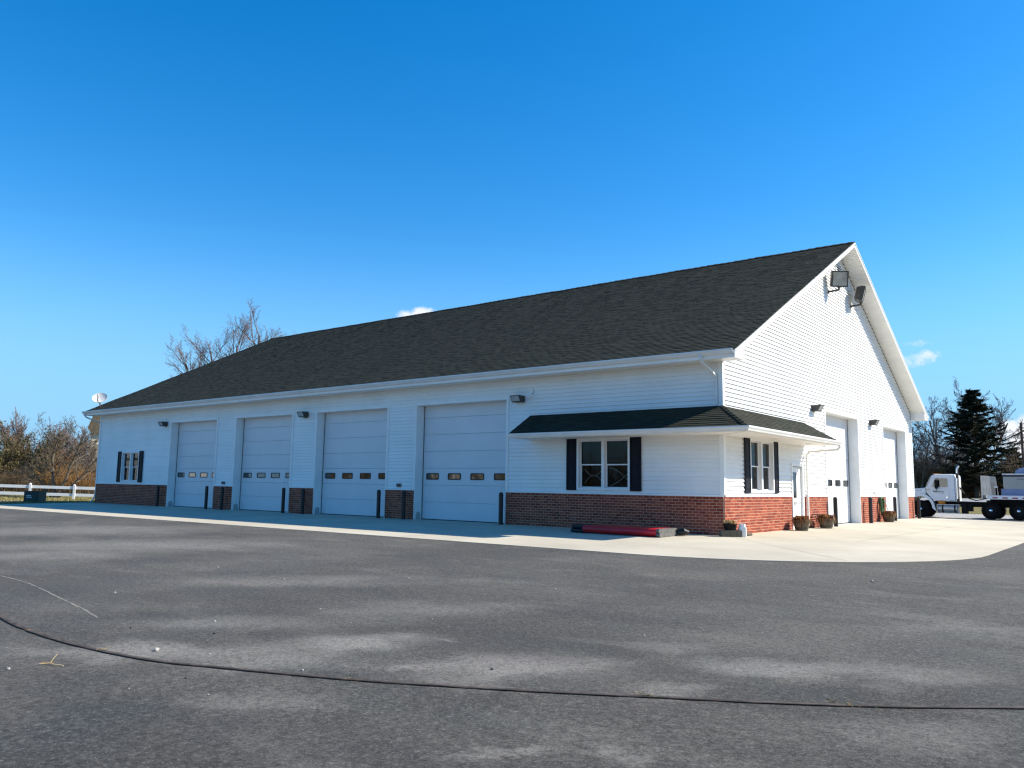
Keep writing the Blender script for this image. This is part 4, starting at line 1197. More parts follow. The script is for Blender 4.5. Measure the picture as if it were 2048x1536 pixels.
def outlet(xf, u, z, label, w=0.10):
    t = thing('outlet_box', label, 'outlet box', xf(u, 0.016, z), group='outlet boxes above the brick')
    MB(xf).cbox(-w, w, 0, 0.07, -0.06, 0.06, 0.012).build('box_body', M['greyvinyl'], t)
    MB(xf).box(-w*0.7, w*0.7, 0.0705, 0.082, -0.045, 0.05).build('flip_cover', M['bronze'], t)
outlet(wallA, -24.05, 1.20, 'outlet box low on the pier right of the leftmost overhead door')
outlet(wallA, -12.62, 1.22, 'outlet box low on the pier left of the fourth overhead door')
t = thing('water_tap', 'small wall tap above the brick left of the green hose', 'tap', (0.016, 14.9, 1.16))
MB().tube([(0, 0, 0), (0.09, 0, 0), (0.12, 0, -0.06)], 0.022, 8).build('spout', M['steel'], t, smooth=True)
MB().lathe([(0.03, 0), (0.035, 0.012), (0.0, 0.02)], (0.07, 0, 0.03), 10).build('tap_handle', M['rust'], t)

# satellite dish on the far roof corner
t = thing('satellite_dish', 'pale satellite dish on a short mast at the far left roof corner', 'satellite dish', (-36.38, -0.15, 5.16))
MB().tube([(0, 0, -0.05), (0.02, 0, 0.16), (-0.02, -0.02, 0.34)], 0.032, 8).build('mast', M['rust'], t, smooth=True)
MB().box(-0.14, 0.14, -0.12, 0.12, -0.03, 0.0).build('foot', M['steel'], t)
aim = Vector((0.62, -0.55, 0.56)).normalized(); rx = aim.cross(Vector((0, 0, 1))).normalized(); ry = rx.cross(aim)
k = MB(); n = 28; vs = []; fs = []; c0 = Vector((-0.06, 0.0, 0.56))
for ring, (rr, dd) in enumerate(((0.02, 0.0), (0.15, 0.012), (0.28, 0.05), (0.38, 0.10), (0.385, 0.085), (0.28, 0.03), (0.02, -0.02))):
    for i in range(n):
        a = 2*pi*i/n; p = c0 + rx*cos(a)*rr*1.05 + ry*sin(a)*rr*0.92 + aim*dd; vs.append(tuple(p))
for s in range(6):
    for i in range(n): fs.append((s*n+i, s*n+(i+1) % n, (s+1)*n+(i+1) % n, (s+1)*n+i))
fs.append(tuple(range(n))); fs.append(tuple(range(6*n, 7*n)))
k.add(vs, fs); k.build('reflector', M['dish'], t, smooth=True)
pa = c0 - ry*0.34 + aim*0.06; pb = c0 + aim*0.42 - ry*0.10
MB().tube([tuple(pa), tuple(pa+aim*0.2-ry*0.02), tuple(pb)], 0.022, 6).build('feed_arm', M['black'], t)
MB().lathe([(0.03, -0.05), (0.045, 0.0), (0.03, 0.05)], tuple(pb), 10).build('receiver', M['dish'], t)

# ------------------------------------------------------------------ bollards
def bollard_mesh():
    b = MB()
    r = 0.072
    b.lathe([(r, -0.12), (r, 0.93), (r+0.006, 0.935), (r+0.006, 0.955), (r, 0.96), (r, 0.985), (r*0.93, 1.012), (r*0.72, 1.032), (r*0.4, 1.043), (0.005, 1.046)], (0, 0, 0), 20)
    return b.mesh('bollard', M['bollard'])
bm_ = bollard_mesh(); bm_.shade_smooth()
try: bm_.set_sharp_from_angle(angle=radians(38))
except Exception: pass
for x, y, lab in ((-29.37, -0.25, 'in front of the brick left of the leftmost overhead door'), (-25.02, -0.25, 'in front of the leftmost overhead door'),
                  (-23.76, -0.25, 'at the pier between first and second overhead doors'), (-19.24, -0.25, 'in front of the second overhead door'),
                  (-17.95, -0.25, 'at the pier between second and third overhead doors'), (-13.45, -0.25, 'in front of the third overhead door'),
                  (-12.13, -0.25, 'in front of the brick pier left of the fourth overhead door'), (-7.60, -0.25, 'at the right edge of the fourth overhead door'),
                  (0.25, 9.02, 'in front of the nearer door of the sunlit gable wall'), (0.25, 13.6, 'in front of the sunlit brick between the two gable doors'),
                  (0.25, 17.5, 'in front of the farther door of the sunlit gable wall'), (0.25, 22.1, 'at the far gable corner beside the white truck')):
    tag(put('bollard', bm_, None, False, (x, y, gz(x, y))), 'dark round topped bollard ' + lab, 'bollard', 'dark bollards along the garage walls')

# ------------------------------------------------------------------ folded red mat
t = thing('folded_mat', 'folded red vinyl mat with black and grey ends lying by the brick wall', 'mat', (-2.45, -1.30, gz(-2.4, -1.3)), radians(-2))
t.scale = (1.18, 1.0, 1.0)
def slab(x0, x1, y0, y1, z0, z1, r=0.05):
    b = MB()
    pr = []
    for (cy, cz, a0) in ((y1-r, z1-r, 0), (y0+r, z1-r, 90), (y0+r, z0+r, 180), (y1-r, z0+r, 270)):
        for q in range(5):
            a = radians(a0+q*22.5); pr.append((cy+r*cos(a), cz+r*sin(a)))
    n = 15; m = len(pr); vs = []
    for i in range(n+1):
        x = x0+(x1-x0)*i/n
        for (y, z) in pr:
            w = 0.008*noise.noise((x*2.1, y*2.5, z*3))
            vs.append((x, y+w*0.4, z+w*(1 if z > z0+0.04 else 0)))
    fs = [tuple(range(m)), tuple(range(n*m, n*m+m))]
    for i in range(n):
        for k in range(m): fs.append((i*m+k, i*m+(k+1) % m, (i+1)*m+(k+1) % m, (i+1)*m+k))
    b.add(vs, fs); return b
b = slab(-0.78, 1.20, -0.56, 0.42, 0.008, 0.212, 0.095); b.build('red_layer', M['redvinyl'], t, smooth=True)
b = slab(-1.12, -0.782, -0.555, 0.44, 0.006, 0.114, 0.050); b.build('end_cover', M['blackvinyl'], t, smooth=True)
b = slab(-1.10, -0.782, -0.535, 0.44, 0.112, 0.217, 0.050); b.build('end_cover', M['blackvinyl'], t, smooth=True)
b = slab(1.202, 1.30, -0.565, 0.40, 0.006, 0.107, 0.048); b.build('end_cover', M['greyvinyl'], t, smooth=True)
b = slab(1.202, 1.28, -0.545, 0.42, 0.109, 0.214, 0.050); b.build('end_cover', M['greyvinyl'], t, smooth=True)
b = MB(); b.tube([(1.30, 0.40, 0.10), (1.40, 0.46, 0.13), (1.46, 0.58, 0.10)], [0.09, 0.11, 0.07], 10); b.build('rolled_flap', M['blackvinyl'], t, smooth=True)

# ------------------------------------------------------------------ planters and the small box at the corner
def dry_plant(b, c, r, h, n, droop=0.5, seed=1):
    rd = random.Random(seed)
    for i in range(n):
        a = rd.uniform(0, 2*pi); q = r*sqrt(rd.random())
        x, y = c[0]+q*cos(a), c[1]+q*sin(a); z = c[2]
        hh = h*rd.uniform(0.3, 1.0); la = rd.uniform(0, 2*pi); lx, ly = cos(la)*hh*rd.uniform(0.2, 1.3), sin(la)*hh*rd.uniform(0.2, 1.3)
        p0 = Vector((x, y, z)); p1 = p0+Vector((lx*0.5, ly*0.5, hh)); p2 = p1+Vector((lx*0.7, ly*0.7, -hh*droop*rd.random()))
        s = Vector((-ly, lx, 0)); s = s.normalized()*rd.uniform(0.006, 0.022) if s.length > 1e-5 else Vector((0.01, 0, 0))
        b.add([tuple(p0-s*0.4), tuple(p0+s*0.4), tuple(p1+s), tuple(p1-s), tuple(p2+s*0.3), tuple(p2-s*0.3)], [(0, 1, 2, 3), (3, 2, 4, 5)])

def planter(x, y, seed, label):
    z = gz(x, y)
    t = thing('barrel_planter', label, 'planter', (x, y, z), random.Random(seed).uniform(0, 6), 'half barrel planters with dry plants')
    t.scale = (0.88, 0.88, 0.9)
    n = 18
    r0_, r1_, h = 0.21, 0.30, 0.36
    for i in range(n):
        a0, a1 = 2*pi*i/n+0.008, 2*pi*(i+1)/n-0.008
        vs = []
        for zz, rr in ((0.0, r0_), (h*0.5, (r0_+r1_)/2+0.008), (h, r1_)):
            for rad in (rr, rr-0.025):
                for a in (a0, a1): vs.append((rad*cos(a), rad*sin(a), zz+ (0.004*((i*7) % 5-2) if zz == h else 0)))
        fs = []
        for s in (0, 4):
            fs += [(s, s+1, s+5, s+4), (s+2, s+6, s+7, s+3), (s, s+4, s+6, s+2), (s+1, s+3, s+7, s+5)]
        fs += [(8, 9, 11, 10), (0, 2, 3, 1)]
        MB().add(vs, fs).build('stave', M['planter'], t)
    for zz, rr in ((0.075, 0.231), (0.265, 0.279)):
        MB().lathe([(rr, 0), (rr+0.006, 0.002), (rr+0.014, 0.05), (rr+0.006, 0.052)], (0, 0, zz), 28).build('hoop', M['bronze'], t)
    MB().lathe([(0.25, 0), (0.15, 0.025), (0.01, 0.03)], (0, 0, h-0.06), 16).build('soil', M['drymum'], t)
    b = MB(); dry_plant(b, (0, 0, h-0.04), 0.24, 0.20, 420, 0.9, seed)
    for k in range(70):
        rd = random.Random(seed*99+k); a = rd.uniform(0, 6.28); p0 = Vector((0.22*cos(a), 0.22*sin(a), h)); L_ = rd.uniform(0.10, 0.26)
        p1 = p0+Vector((cos(a)*0.12, sin(a)*0.12, 0.03)); p2 = p1+Vector((cos(a)*0.04, sin(a)*0.04, -L_)); s = Vector((-sin(a), cos(a), 0))*0.012
        b.add([tuple(p0-s), tuple(p0+s), tuple(p1+s), tuple(p1-s), tuple(p2+s*.4), tuple(p2-s*.4)], [(0, 1, 2, 3), (3, 2, 4, 5)])
    stuff(b.build('dry_foliage', M['drymum'], t))
    return t
planter(0.42, 4.92, 3, 'barrel planter of dry brown plants in front of the white entry door')
planter(0.44, 7.32, 5, 'barrel planter of dry brown plants between the entry door and nearer gable door')
planter(0.38, 15.85, 8, 'barrel planter of dry brown plants below the hanging green hose')
# dark wire stand behind the middle planter
t = thing('wire_stand', 'low dark wire stand behind the middle barrel planter', 'plant stand', (0.20, 7.25, gz(0.2, 7.25)))
for y in (-0.42, 0.40):
    MB().tube([(-0.08, y, 0), (-0.08, y, 0.44), (0.12, y, 0.44), (0.12, y, 0)], 0.012, 6).build('side_frame', M['chassis'], t)
for x in (-0.08, 0.0, 0.12):
    MB().tube([(x, -0.42, 0.445), (x, 0.40, 0.445)], 0.011, 6).build('top_rail', M['chassis'], t)
# corner clutter: weathered trough, dark basket, straw, white block
t = thing('wooden_trough', 'low weathered wooden trough on the concrete at the brick corner', 'trough', (0.26, -0.20, gz(0.2, -0.3)), radians(38))
for a in ((-0.27, 0.27, -0.15, -0.125, 0.0, 0.17), (-0.27, 0.27, 0.125, 0.15, 0.0, 0.17), (-0.27, -0.245, -0.1245, 0.1245, 0.0, 0.17), (0.245, 0.27, -0.1245, 0.1245, 0.0, 0.17)):
    MB().box(*a).build('plank', M['planter'], t)
MB().box(-0.244, 0.244, -0.124, 0.124, 0.01, 0.12).build('soil', M['drymum'], t)
t = thing('dark_basket', 'dark round basket with dry yellow leaves standing in the wooden trough', 'basket', (0.24, -0.17, gz(0.2, -0.3)+0.12))
MB().lathe([(0.13, 0), (0.16, 0.08), (0.175, 0.19), (0.185, 0.20), (0.185, 0.22), (0.17, 0.22), (0.15, 0.12)], (0, 0, 0), 18).build('basket_body', M['chassis'], t, smooth=True)
b = MB(); dry_plant(b, (-0.02, 0, 0.19), 0.13, 0.13, 110, 1.0, 4); stuff(b.build('dry_leaves', M['straw'], t))
t = thing('white_block', 'small white block leaning beside the dark basket at the corner', 'block', (0.50, 0.02, gz(0.5, 0)), radians(30))
MB().cbox(-0.10, 0.10, -0.09, 0.09, 0, 0.26, 0.02).build('block_body', M['patch_white'], t)
MB().cbox(-0.08, 0.08, -0.07, 0.07, 0.26, 0.34, 0.03).build('block_cap', M['white'], t)
tag(MB().tube([(0.30, 0.34, gz(0.3, 0.3)+0.05), (0.42, 0.62, gz(0.4, 0.6)+0.045), (0.44, 0.80, gz(0.4, 0.8)+0.03)], [0.06, 0.055, 0.03], 8).build('broken_branch', M['bark_grey'], None, True),
    'short dark piece of wood lying on the concrete by the brick wall', 'branch')

# green hose on the gable wall
t = thing('garden_hose', 'green garden hose looped on a hook above the far planter', 'hose', (0.05, 15.75, 0.98))
MB().box(-0.03, 0.02, -0.06, 0.06, -0.04, 0.06).build('hook', M['steel'], t)
for k in range(7):
    pts = []; w = 0.11+0.025*k; h = 0.55+0.045*((k*3) % 5); x = 0.03+0.017*k
    for i in range(25):
        a = 2*pi*i/24
        pts.append((x+0.01*sin(a*2+k), w*sin(a)*(1.0 if cos(a) < 0 else 0.8), -h/2+h/2*cos(a)+0.03))
    MB().tube(pts, 0.018, 6, cap=False).build('hose_loop', M['hose_g'] if k % 3 else M['straw'] if k == 3 else M['hose_g'], t, smooth=True)
MB().tube([(0.10, 0.1, 0.0), (0.14, 0.5, -0.25), (0.16, 0.8, -0.6), (0.2, 0.75, -0.9), (0.18, 0.3, -0.96)], 0.016, 6).build('hose_tail', M['steel'], t, smooth=True)

# ------------------------------------------------------------------ pebbles and a dry stalk on the asphalt
def pebble(r, seed, flat=0.7):
    rd = random.Random(seed); b = MB(); vs = []; fs = []
    ns, nr = 9, 5
    for i in range(nr+1):
        ph = -pi/2+pi*i/nr
        for k in range(ns):
            a = 2*pi*k/ns; q = r*(1+0.28*noise.noise((cos(a)*1.6+seed, sin(a)*1.6, ph*1.3)))
            vs.append((q*cos(ph)*cos(a)*1.2, q*cos(ph)*sin(a), q*sin(ph)*flat))
    for i in range(nr):
        for k in range(ns): fs.append((i*ns+k, i*ns+(k+1) % ns, (i+1)*ns+(k+1) % ns, (i+1)*ns+k))
    return b.add(vs, fs)
PEB = [(2.40, -17.28, 0.026), (1.46, -16.15, 0.018), (-1.38, -15.81, 0.021), (2.23, -18.37, 0.018), (1.59, -14.88, 0.013), (2.86, -17.06, 0.012),
       (3.92, -16.91, 0.014), (5.68, -7.44, 0.028), (2.59, -11.61, 0.017), (2.28, -14.04, 0.014), (3.03, -14.53, 0.014), (-1.04, -13.46, 0.02),
       (-3.2, -13.2, 0.02), (4.04, -17.79, 0.011), (3.48, -18.06, 0.010), (0.2, -12.1, 0.018), (5.2, -13.8, 0.013), (6.9, -12.9, 0.014), (2.56, -15.26, 0.013)]
for i, (x, y, r) in enumerate(PEB):
    r *= 0.75 if i else 0.9
    o = pebble(r, i+1).build('pebble', M['stone'], None, True, (x, y, gz(x, y)-0.008+r*0.45))
    if i == 0: tag(o, 'largest pale pebble lying just above the dark joint at lower left', 'pebble')
    elif i == 7: tag(o, 'pale pebble lying on dark asphalt near the rounded concrete corner', 'pebble', 'pale pebbles on the asphalt')
    else: tag(o, 'small pale pebble lying loose on the open asphalt', 'pebble', 'pale pebbles on the asphalt')
DARK = [(2.06, -16.52, 0.013), (3.50, -17.64, 0.010), (5.0, -15.9, 0.012), (1.2, -16.9, 0.011)]
for i, (x, y, r) in enumerate(DARK):
    tag(pebble(r, i+40).build('pebble', M['darkstone'], None, True, (x, y, gz(x, y)-0.008+r*0.45)), 'small dark pebble lying on the asphalt near the joint', 'pebble', 'dark pebbles on the asphalt')
b = MB(); zz = gz(2.31, -18.1)-0.004
b.tube([(2.25, -18.16, zz+0.006), (2.30, -18.10, zz+0.010), (2.36, -18.09, zz+0.006), (2.44, -18.06, zz+0.005)], 0.0045, 5)
b.tube([(2.30, -18.10, zz+0.008), (2.305, -18.075, zz+0.05), (2.31, -18.05, zz+0.075)], 0.004, 5)
b.tube([(2.25, -18.16, zz+0.005), (2.22, -18.11, zz+0.005), (2.27, -18.06, zz+0.005)], 0.0035, 5)
tag(b.build('dry_stalk', M['straw']), 'bent dry stalk lying on the asphalt below the joint at left', 'stalk')

# ------------------------------------------------------------------ fence and transformer on the left
def fence():
    p0 = Vector((-55.7, 4.14, 0)); d = Vector((0.6, 0.8, 0)); st = 2.95; n = Vector((d.y, -d.x, 0))
    t = thing('rail_fence', 'white vinyl two rail fence behind the grass at the left', 'fence', (p0.x, p0.y, -0.3))
    c = p0
    prev = None
    for k in range(-9, 6):
        q = p0 + d*st*k; z = tz(q.x, q.y); dz = -0.055*k
        b = MB(); s = 0.075
        cr = [q+d*a+n*e for a, e in ((-s, -s), (s, -s), (s, s), (-s, s))]
        b.add([(v.x-c.x, v.y-c.y, zz+0.3) for zz in (z-0.1, 0.89+dz) for v in cr] + [(q.x-c.x, q.y-c.y, 0.96+0.3+dz)],
              [(0, 1, 5, 4), (1, 2, 6, 5), (2, 3, 7, 6), (3, 0, 4, 7), (4, 5, 8), (5, 6, 8), (6, 7, 8), (7, 4, 8)])
        b.build('post', M['white'], t)
        if prev is not None:
            for z0 in (0.58, 0.06):
                b = MB(); hw = 0.022; a0 = prev+d*(s+0.001); a1 = q-d*(s+0.001)
                b.add([(v.x-c.x, v.y-c.y, zz+0.3+(dz+0.055 if v in (a0-n*hw, a0+n*hw) else dz)) for zz in (z0, z0+0.21) for v in (a0-n*hw, a1-n*hw, a1+n*hw, a0+n*hw)],
                      [(0, 3, 2, 1), (4, 5, 6, 7), (0, 1, 5, 4), (1, 2, 6, 5), (2, 3, 7, 6), (3, 0, 4, 7)])
                b.build('rail', M['white'], t)
        prev = q
fence()

tzx = tz(-42.5, -0.7)
t = thing('utility_cabinet', 'dark green utility cabinet with white warning labels on the shaded grass', 'utility cabinet', (-42.45, -0.72, tzx), radians(0))
ang = radians(35)
def R2(x, y): return (x*cos(ang)-y*sin(ang), x*sin(ang)+y*cos(ang))
def rbox(a0, a1, b0, b1, c0, c1):
    b = MB(lambda u, n, z: (*R2(u, n), z)); return b.box(a0, a1, b0, b1, c0, c1)
rbox(-0.45, 0.45, -0.30, 0.40, 0.0, 0.60).build('cabinet_body', M['green'], t)
rbox(-0.40, 0.40, -0.315, -0.301, 0.05, 0.57).build('cabinet_door', M['green'], t)
b = MB(lambda u, n, z: (*R2(u, n), z)); b.prism([(-0.33, 0.602), (0.43, 0.602), (0.43, 0.66), (-0.33, 0.68)], -0.47, 0.47, 0); b.build('cabinet_lid', M['green'], t)
rbox(-0.62, 0.62, -0.48, 0.58, -0.08, -0.001).build('concrete_base', M['concrete'], t)
for r_, z in ((0, 0.36), (1, 0.27)):
    for k in range(4 if r_ == 0 else 5):
        rbox(-0.28+k*0.07, -0.225+k*0.07, -0.321, -0.3155, z, z+(0.065 if r_ == 0 else 0.04)).build('warning_label', M['white'], t)

# ------------------------------------------------------------------ trees and brush
def tube3(b, pts, r0, r1, sides):
    """light tapered tube for branches"""
    n = len(pts); o = len(b.v); V = b.v; F = b.f
    d = pts[-1]-pts[0]
    if d.length < 1e-6: return
    d.normalize(); ref = Vector((0, 0, 1)) if abs(d.z) < 0.85 else Vector((1, 0, 0))
    a = d.cross(ref).normalized(); c = a.cross(d)
    cs_ = [(cos(2*pi*k/sides), sin(2*pi*k/sides)) for k in range(sides)]
    for i, p in enumerate(pts):
        r = r0+(r1-r0)*i/(n-1)
        for x, y in cs_: V.append((p.x+(a.x*x+c.x*y)*r, p.y+(a.y*x+c.y*y)*r, p.z+(a.z*x+c.z*y)*r))
    for i in range(n-1):
        for k in range(sides):
            k2 = (k+1) % sides; F.append((o+i*sides+k, o+i*sides+k2, o+(i+1)*sides+k2, o+(i+1)*sides+k)); b.mi.append(0)

def rvec(rd): return Vector((rd.gauss(0, 1), rd.gauss(0, 1), rd.gauss(0, 1)))

def branch(tr, cr, rd, p, d, ln, r, lev, P):
    """recursive limb; thick levels go to the trunk mesh, thin ones to the crown mesh"""
    segs = (6, 5, 4, 3, 2, 2)[lev]; pts = [p.copy()]; dirs = []
    dd = d.normalized()
    for i in range(segs):
        dd = (dd + rvec(rd)*P['wob'][lev]*0.5 + Vector((0, 0, P['up'][lev]))).normalized()
        pts.append(pts[-1]+dd*(ln/segs)); dirs.append(dd)
    r1 = max(r*P['tap'], P['rmin']*0.5)
    tube3(tr if lev <= P['tl'] else cr, pts, r, r1, (8, 6, 5, 3, 3, 3)[lev])
    if lev >= P['levels']: return
    n = P['n'][lev]; n = max(1, int(round(n*rd.uniform(0.8, 1.2))))
    for k in range(n):
        t = P['t0'][lev] + (1-P['t0'][lev])*(k+rd.random()*0.9)/n
        x = min(t, 0.999)*segs; i = int(x); q = pts[i].lerp(pts[i+1], x-i); bd = dirs[i]
        ax = bd.cross(rvec(rd)).normalized()
        ang_ = radians(rd.uniform(*P['ang'][lev]))
        nd = (bd*cos(ang_)+ax*sin(ang_)).normalized()
        nl = ln*rd.uniform(*P['lr'][lev])*(1.0-0.45*t*P.get('conic', 1))
        nr = max(P['rmin'], (r+(r1-r)*t)*rd.uniform(0.45, 0.68))
        branch(tr, cr, rd, q, nd, nl, nr, lev+1, P)

BASE = dict(levels=4, tl=1, n=(9, 7, 6, 5), t0=(0.3, 0.25, 0.2, 0.15), ang=((25, 55), (25, 60), (25, 65), (25, 70)),
            lr=((0.45, 0.75), (0.4, 0.65), (0.35, 0.6), (0.3, 0.6)), wob=(0.09, 0.16, 0.2, 0.22, 0.25, 0.25), up=(0.02, 0.05, 0.05, 0.04, 0.02, 0.02),
            tap=0.35, rmin=0.010)

def bare_tree(label, loc, seed, stems, P, bark='bark_grey', twig='twig_grey', group=None, name='bare_tree'):
    t = thing(name, label, 'tree', loc, 0, group)
    rd = random.Random(seed); tr, cr = MB(), MB()
    for d, ln, r in stems: branch(tr, cr, rd, Vector((0, 0, -0.2)), Vector(d), ln, r, 0, P)
    tr.build('trunk', M[bark], t, smooth=True); cr.build('crown', M[twig], t)
    return t

def PP(**k): q = dict(BASE); q.update(k); return q

# spreading twin stemmed tree behind the fence
bare_tree('low spreading bare tree with forked trunk behind the white fence at left', (-60.6, 7.9, tz(-60.6, 7.9)), 11,
          [((-0.05, -0.05, 1), 5.0, 0.14), ((0.40, 0.34, 1), 5.6, 0.14), ((0.75, 0.66, 0.72), 5.2, 0.10), ((-0.75, -0.6, 0.8), 3.4, 0.08)],
          PP(n=(8, 7, 6, 4), t0=(0.32, 0.2, 0.15, 0.1), ang=((30, 70), (25, 60), (25, 60), (25, 60)), lr=((0.55, 0.9), (0.45, 0.75), (0.35, 0.6), (0.3, 0.5)),
             up=(0.03, 0.03, 0.05, 0.05, 0.03, 0.02), wob=(0.16, 0.24, 0.28, 0.3, 0.3, 0.3), rmin=0.011), 'bark_grey', 'bark_grey')
# tall fan shaped trees further back on the left
UPR = PP(n=(12, 9, 7, 4), t0=(0.22, 0.15, 0.15, 0.1), ang=((12, 32), (12, 32), (14, 36), (15, 40)), lr=((0.5, 0.85), (0.45, 0.7), (0.4, 0.6), (0.3, 0.5)),
         up=(0.03, 0.09, 0.09, 0.06, 0.03, 0.02), rmin=0.012)
def at(px, depth):
    """ground position along a direction of the photograph (degrees right of the optical axis) at a distance"""
    a = YAW+math.atan((px-1024)/1617.36); k = depth/cos(a-YAW)
    return (9.227+sin(a)*k, -21.045+cos(a)*k)
def tree_at(fn, px, depth, label, **k):
    x, y = at(px, depth); return fn(label, (x, y, tz(x, y)), **k)
tree_at(bare_tree, 28, 84, 'tall fan shaped bare tree rising behind the brush at the far left', seed=5, stems=[((-0.25, 0, 1), 4.7, 0.14), ((0.1, 0.1, 1), 5.0, 0.15), ((0.35, 0, 1), 4.5, 0.13)], P=UPR, bark='bark_red', twig='twig_red')
tree_at(bare_tree, -60, 88, 'fan shaped bare tree at the left picture edge', seed=6, stems=[((-0.2, 0, 1), 4.8, 0.14), ((0.25, 0, 1), 4.6, 0.15)], P=UPR, bark='bark_red', twig='twig_red')
for px, dp, sd_, h, lab in ((112, 100, 21, 5.6, 'distant bare tree seen through the spreading tree'), (150, 96, 22, 5.0, 'distant bare tree just left of the cream house'), (178, 102, 23, 4.6, 'low distant bare tree in front of the cream house')):
    tree_at(bare_tree, px, dp, lab, seed=sd_, stems=[((-0.15, 0, 1), h, 0.14), ((0.2, 0.1, 1), h*0.95, 0.12)], P=PP(levels=3, n=(12, 9, 7), t0=(0.2, 0.15, 0.1), ang=((15, 38), (18, 40), (18, 45)), rmin=0.022, up=(0.03, 0.08, 0.08, 0.05, 0, 0)), bark='bark_red', twig='twig_red', group='distant bare trees at left')
# tree behind the roof
tree_at(bare_tree, 474, 92, 'large bare tree rising behind the left end of the roof', seed=33,
        stems=[((0.22, 0.16, 1), 17.9, 0.32), ((0.03, 0, 1), 16.8, 0.26), ((-0.17, -0.13, 1), 16.2, 0.24), ((-0.40, -0.3, 1), 16.5, 0.27), ((0.45, 0.33, 1), 16.6, 0.25)],
        P=PP(n=(14, 9, 7, 4), t0=(0.42, 0.2, 0.15, 0.1), ang=((22, 50), (20, 48), (22, 50), (22, 55)), lr=((0.30, 0.48), (0.4, 0.6), (0.4, 0.62), (0.35, 0.6)), up=(0.01, 0.05, 0.06, 0.05, 0.02, 0.02), wob=(0.07, 0.12, 0.14, 0.16, 0.16, 0.2), rmin=0.0095), bark='bark_red', twig='twig_red')
# trees on the right
tree_at(bare_tree, 1893, 84, 'bare tree with leaning limbs between the garage and the spruce', seed=46,
        stems=[((-0.12, 0, 1), 8.2, 0.20), ((-0.62, 0, 1), 7.2, 0.16), ((0.16, 0, 1), 8.0, 0.17)],
        P=PP(n=(10, 8, 7, 4), t0=(0.25, 0.2, 0.15, 0.1), ang=((22, 55), (22, 50), (22, 55), (22, 60)), rmin=0.015), bark='bark_grey', twig='twig_grey')
tree_at(bare_tree, 1946, 90, 'bare tree whose top shows above the dark spruce', seed=47,
        stems=[((0.06, 0, 1), 9.4, 0.22), ((0.3, 0, 1), 9.0, 0.18), ((-0.16, 0, 1), 8.9, 0.18)],
        P=PP(n=(10, 8, 7, 4), t0=(0.3, 0.2, 0.15, 0.1), ang=((18, 45), (22, 50), (22, 55), (22, 60)), rmin=0.016), bark='bark_grey', twig='twig_grey')
tree_at(bare_tree, 1838, 76, 'small bare tree just right of the far garage corner', seed=48,
        stems=[((-0.2, 0, 1), 5.6, 0.12), ((0.25, 0, 1), 5.2, 0.12)], P=PP(n=(10, 8, 7, 4), ang=((22, 55), (22, 50), (22, 55), (22, 60)), rmin=0.013), bark='bark_grey', twig='twig_grey')

def spruce(label, loc, h, rmax, seed):
    t = thing('spruce_tree', label, 'tree', loc)
    rd = random.Random(seed); tr, cr = MB(), MB()
    tube3(tr, [Vector((0, 0, -0.3)), Vector((0.1, 0, h*0.5)), Vector((0, 0.05, h))], 0.26, 0.03, 8)
    z = 0.9
    V, F = cr.v, cr.f
    def leaf(p, d, s, w):
        o = len(V); e = p+d*s
        sd2 = d.cross(rvec(rd)).normalized()*w
        V.extend([tuple(p-sd2*0.5), tuple(p+sd2*0.5), tuple(e+sd2*0.25), tuple(e-sd2*0.25)]); F.append((o, o+1, o+2, o+3)); cr.mi.append(0)
    while z < h-0.1:
        f = 1-(z/h)
        R = rmax*(f**0.72)*(1.0+0.45*noise.noise((z*0.8, seed, 0.3)))
        if f > 0.86: R *= 0.8
        for k in range(rd.randint(2, 4)):
            a = rd.uniform(0, 2*pi)
            ln = R*rd.uniform(0.45, 1.3)*(1+0.5*noise.noise((cos(a)*1.3, sin(a)*1.3, z*0.45+seed)))
            if rd.random() < 0.07: continue
            d = Vector((cos(a), sin(a), rd.uniform(-0.18, 0.5)))
            p0 = Vector((0, 0, z)); pts = [p0]
            n = 6
            for i in range(n):
                d = (d+Vector((0, 0, -0.09+0.035*i))+rvec(rd)*0.05).normalized(); pts.append(pts[-1]+d*(ln/n))
            tube3(tr, pts[::2], 0.045, 0.01, 3)
            for i in range(n):
                seg = pts[i+1]-pts[i]; m = int(12+13*(i+1)/n*min(1.6, R/1.6))
                for q in range(m):
                    if i == 0 and rd.random() < 0.5: continue
                    p = pts[i]+seg*rd.random(); sd3 = seg.cross(Vector((0, 0, 1))).normalized()*rd.choice((-1, 1))
                    dd = (seg.normalized()*0.55+sd3*rd.uniform(0.3, 1.0)+Vector((0, 0, rd.uniform(-0.65, 0.1)))).normalized()
                    leaf(p, dd, rd.uniform(0.16, 0.42), rd.uniform(0.05, 0.13))
        z += rd.uniform(0.07, 0.13)*(0.75+0.5*f)
    tr.build('trunk', M['bark_grey'], t); cr.build('crown', M['needle'], t); return t
x, y = at(1950, 76); spruce('big dark spruce standing behind the white truck', (x, y, tz(x, y)-0.2), 10.4, 5.0, 3)
x, y = at(2028, 92); spruce('smaller spruce half hidden at the right edge behind the big one', (x, y, tz(x, y)-0.2), 5.8, 2.6, 9)
x, y = at(2110, 95); spruce('spruce just outside the right picture edge', (x, y, tz(x, y)-0.2), 7.5, 3.0, 12)

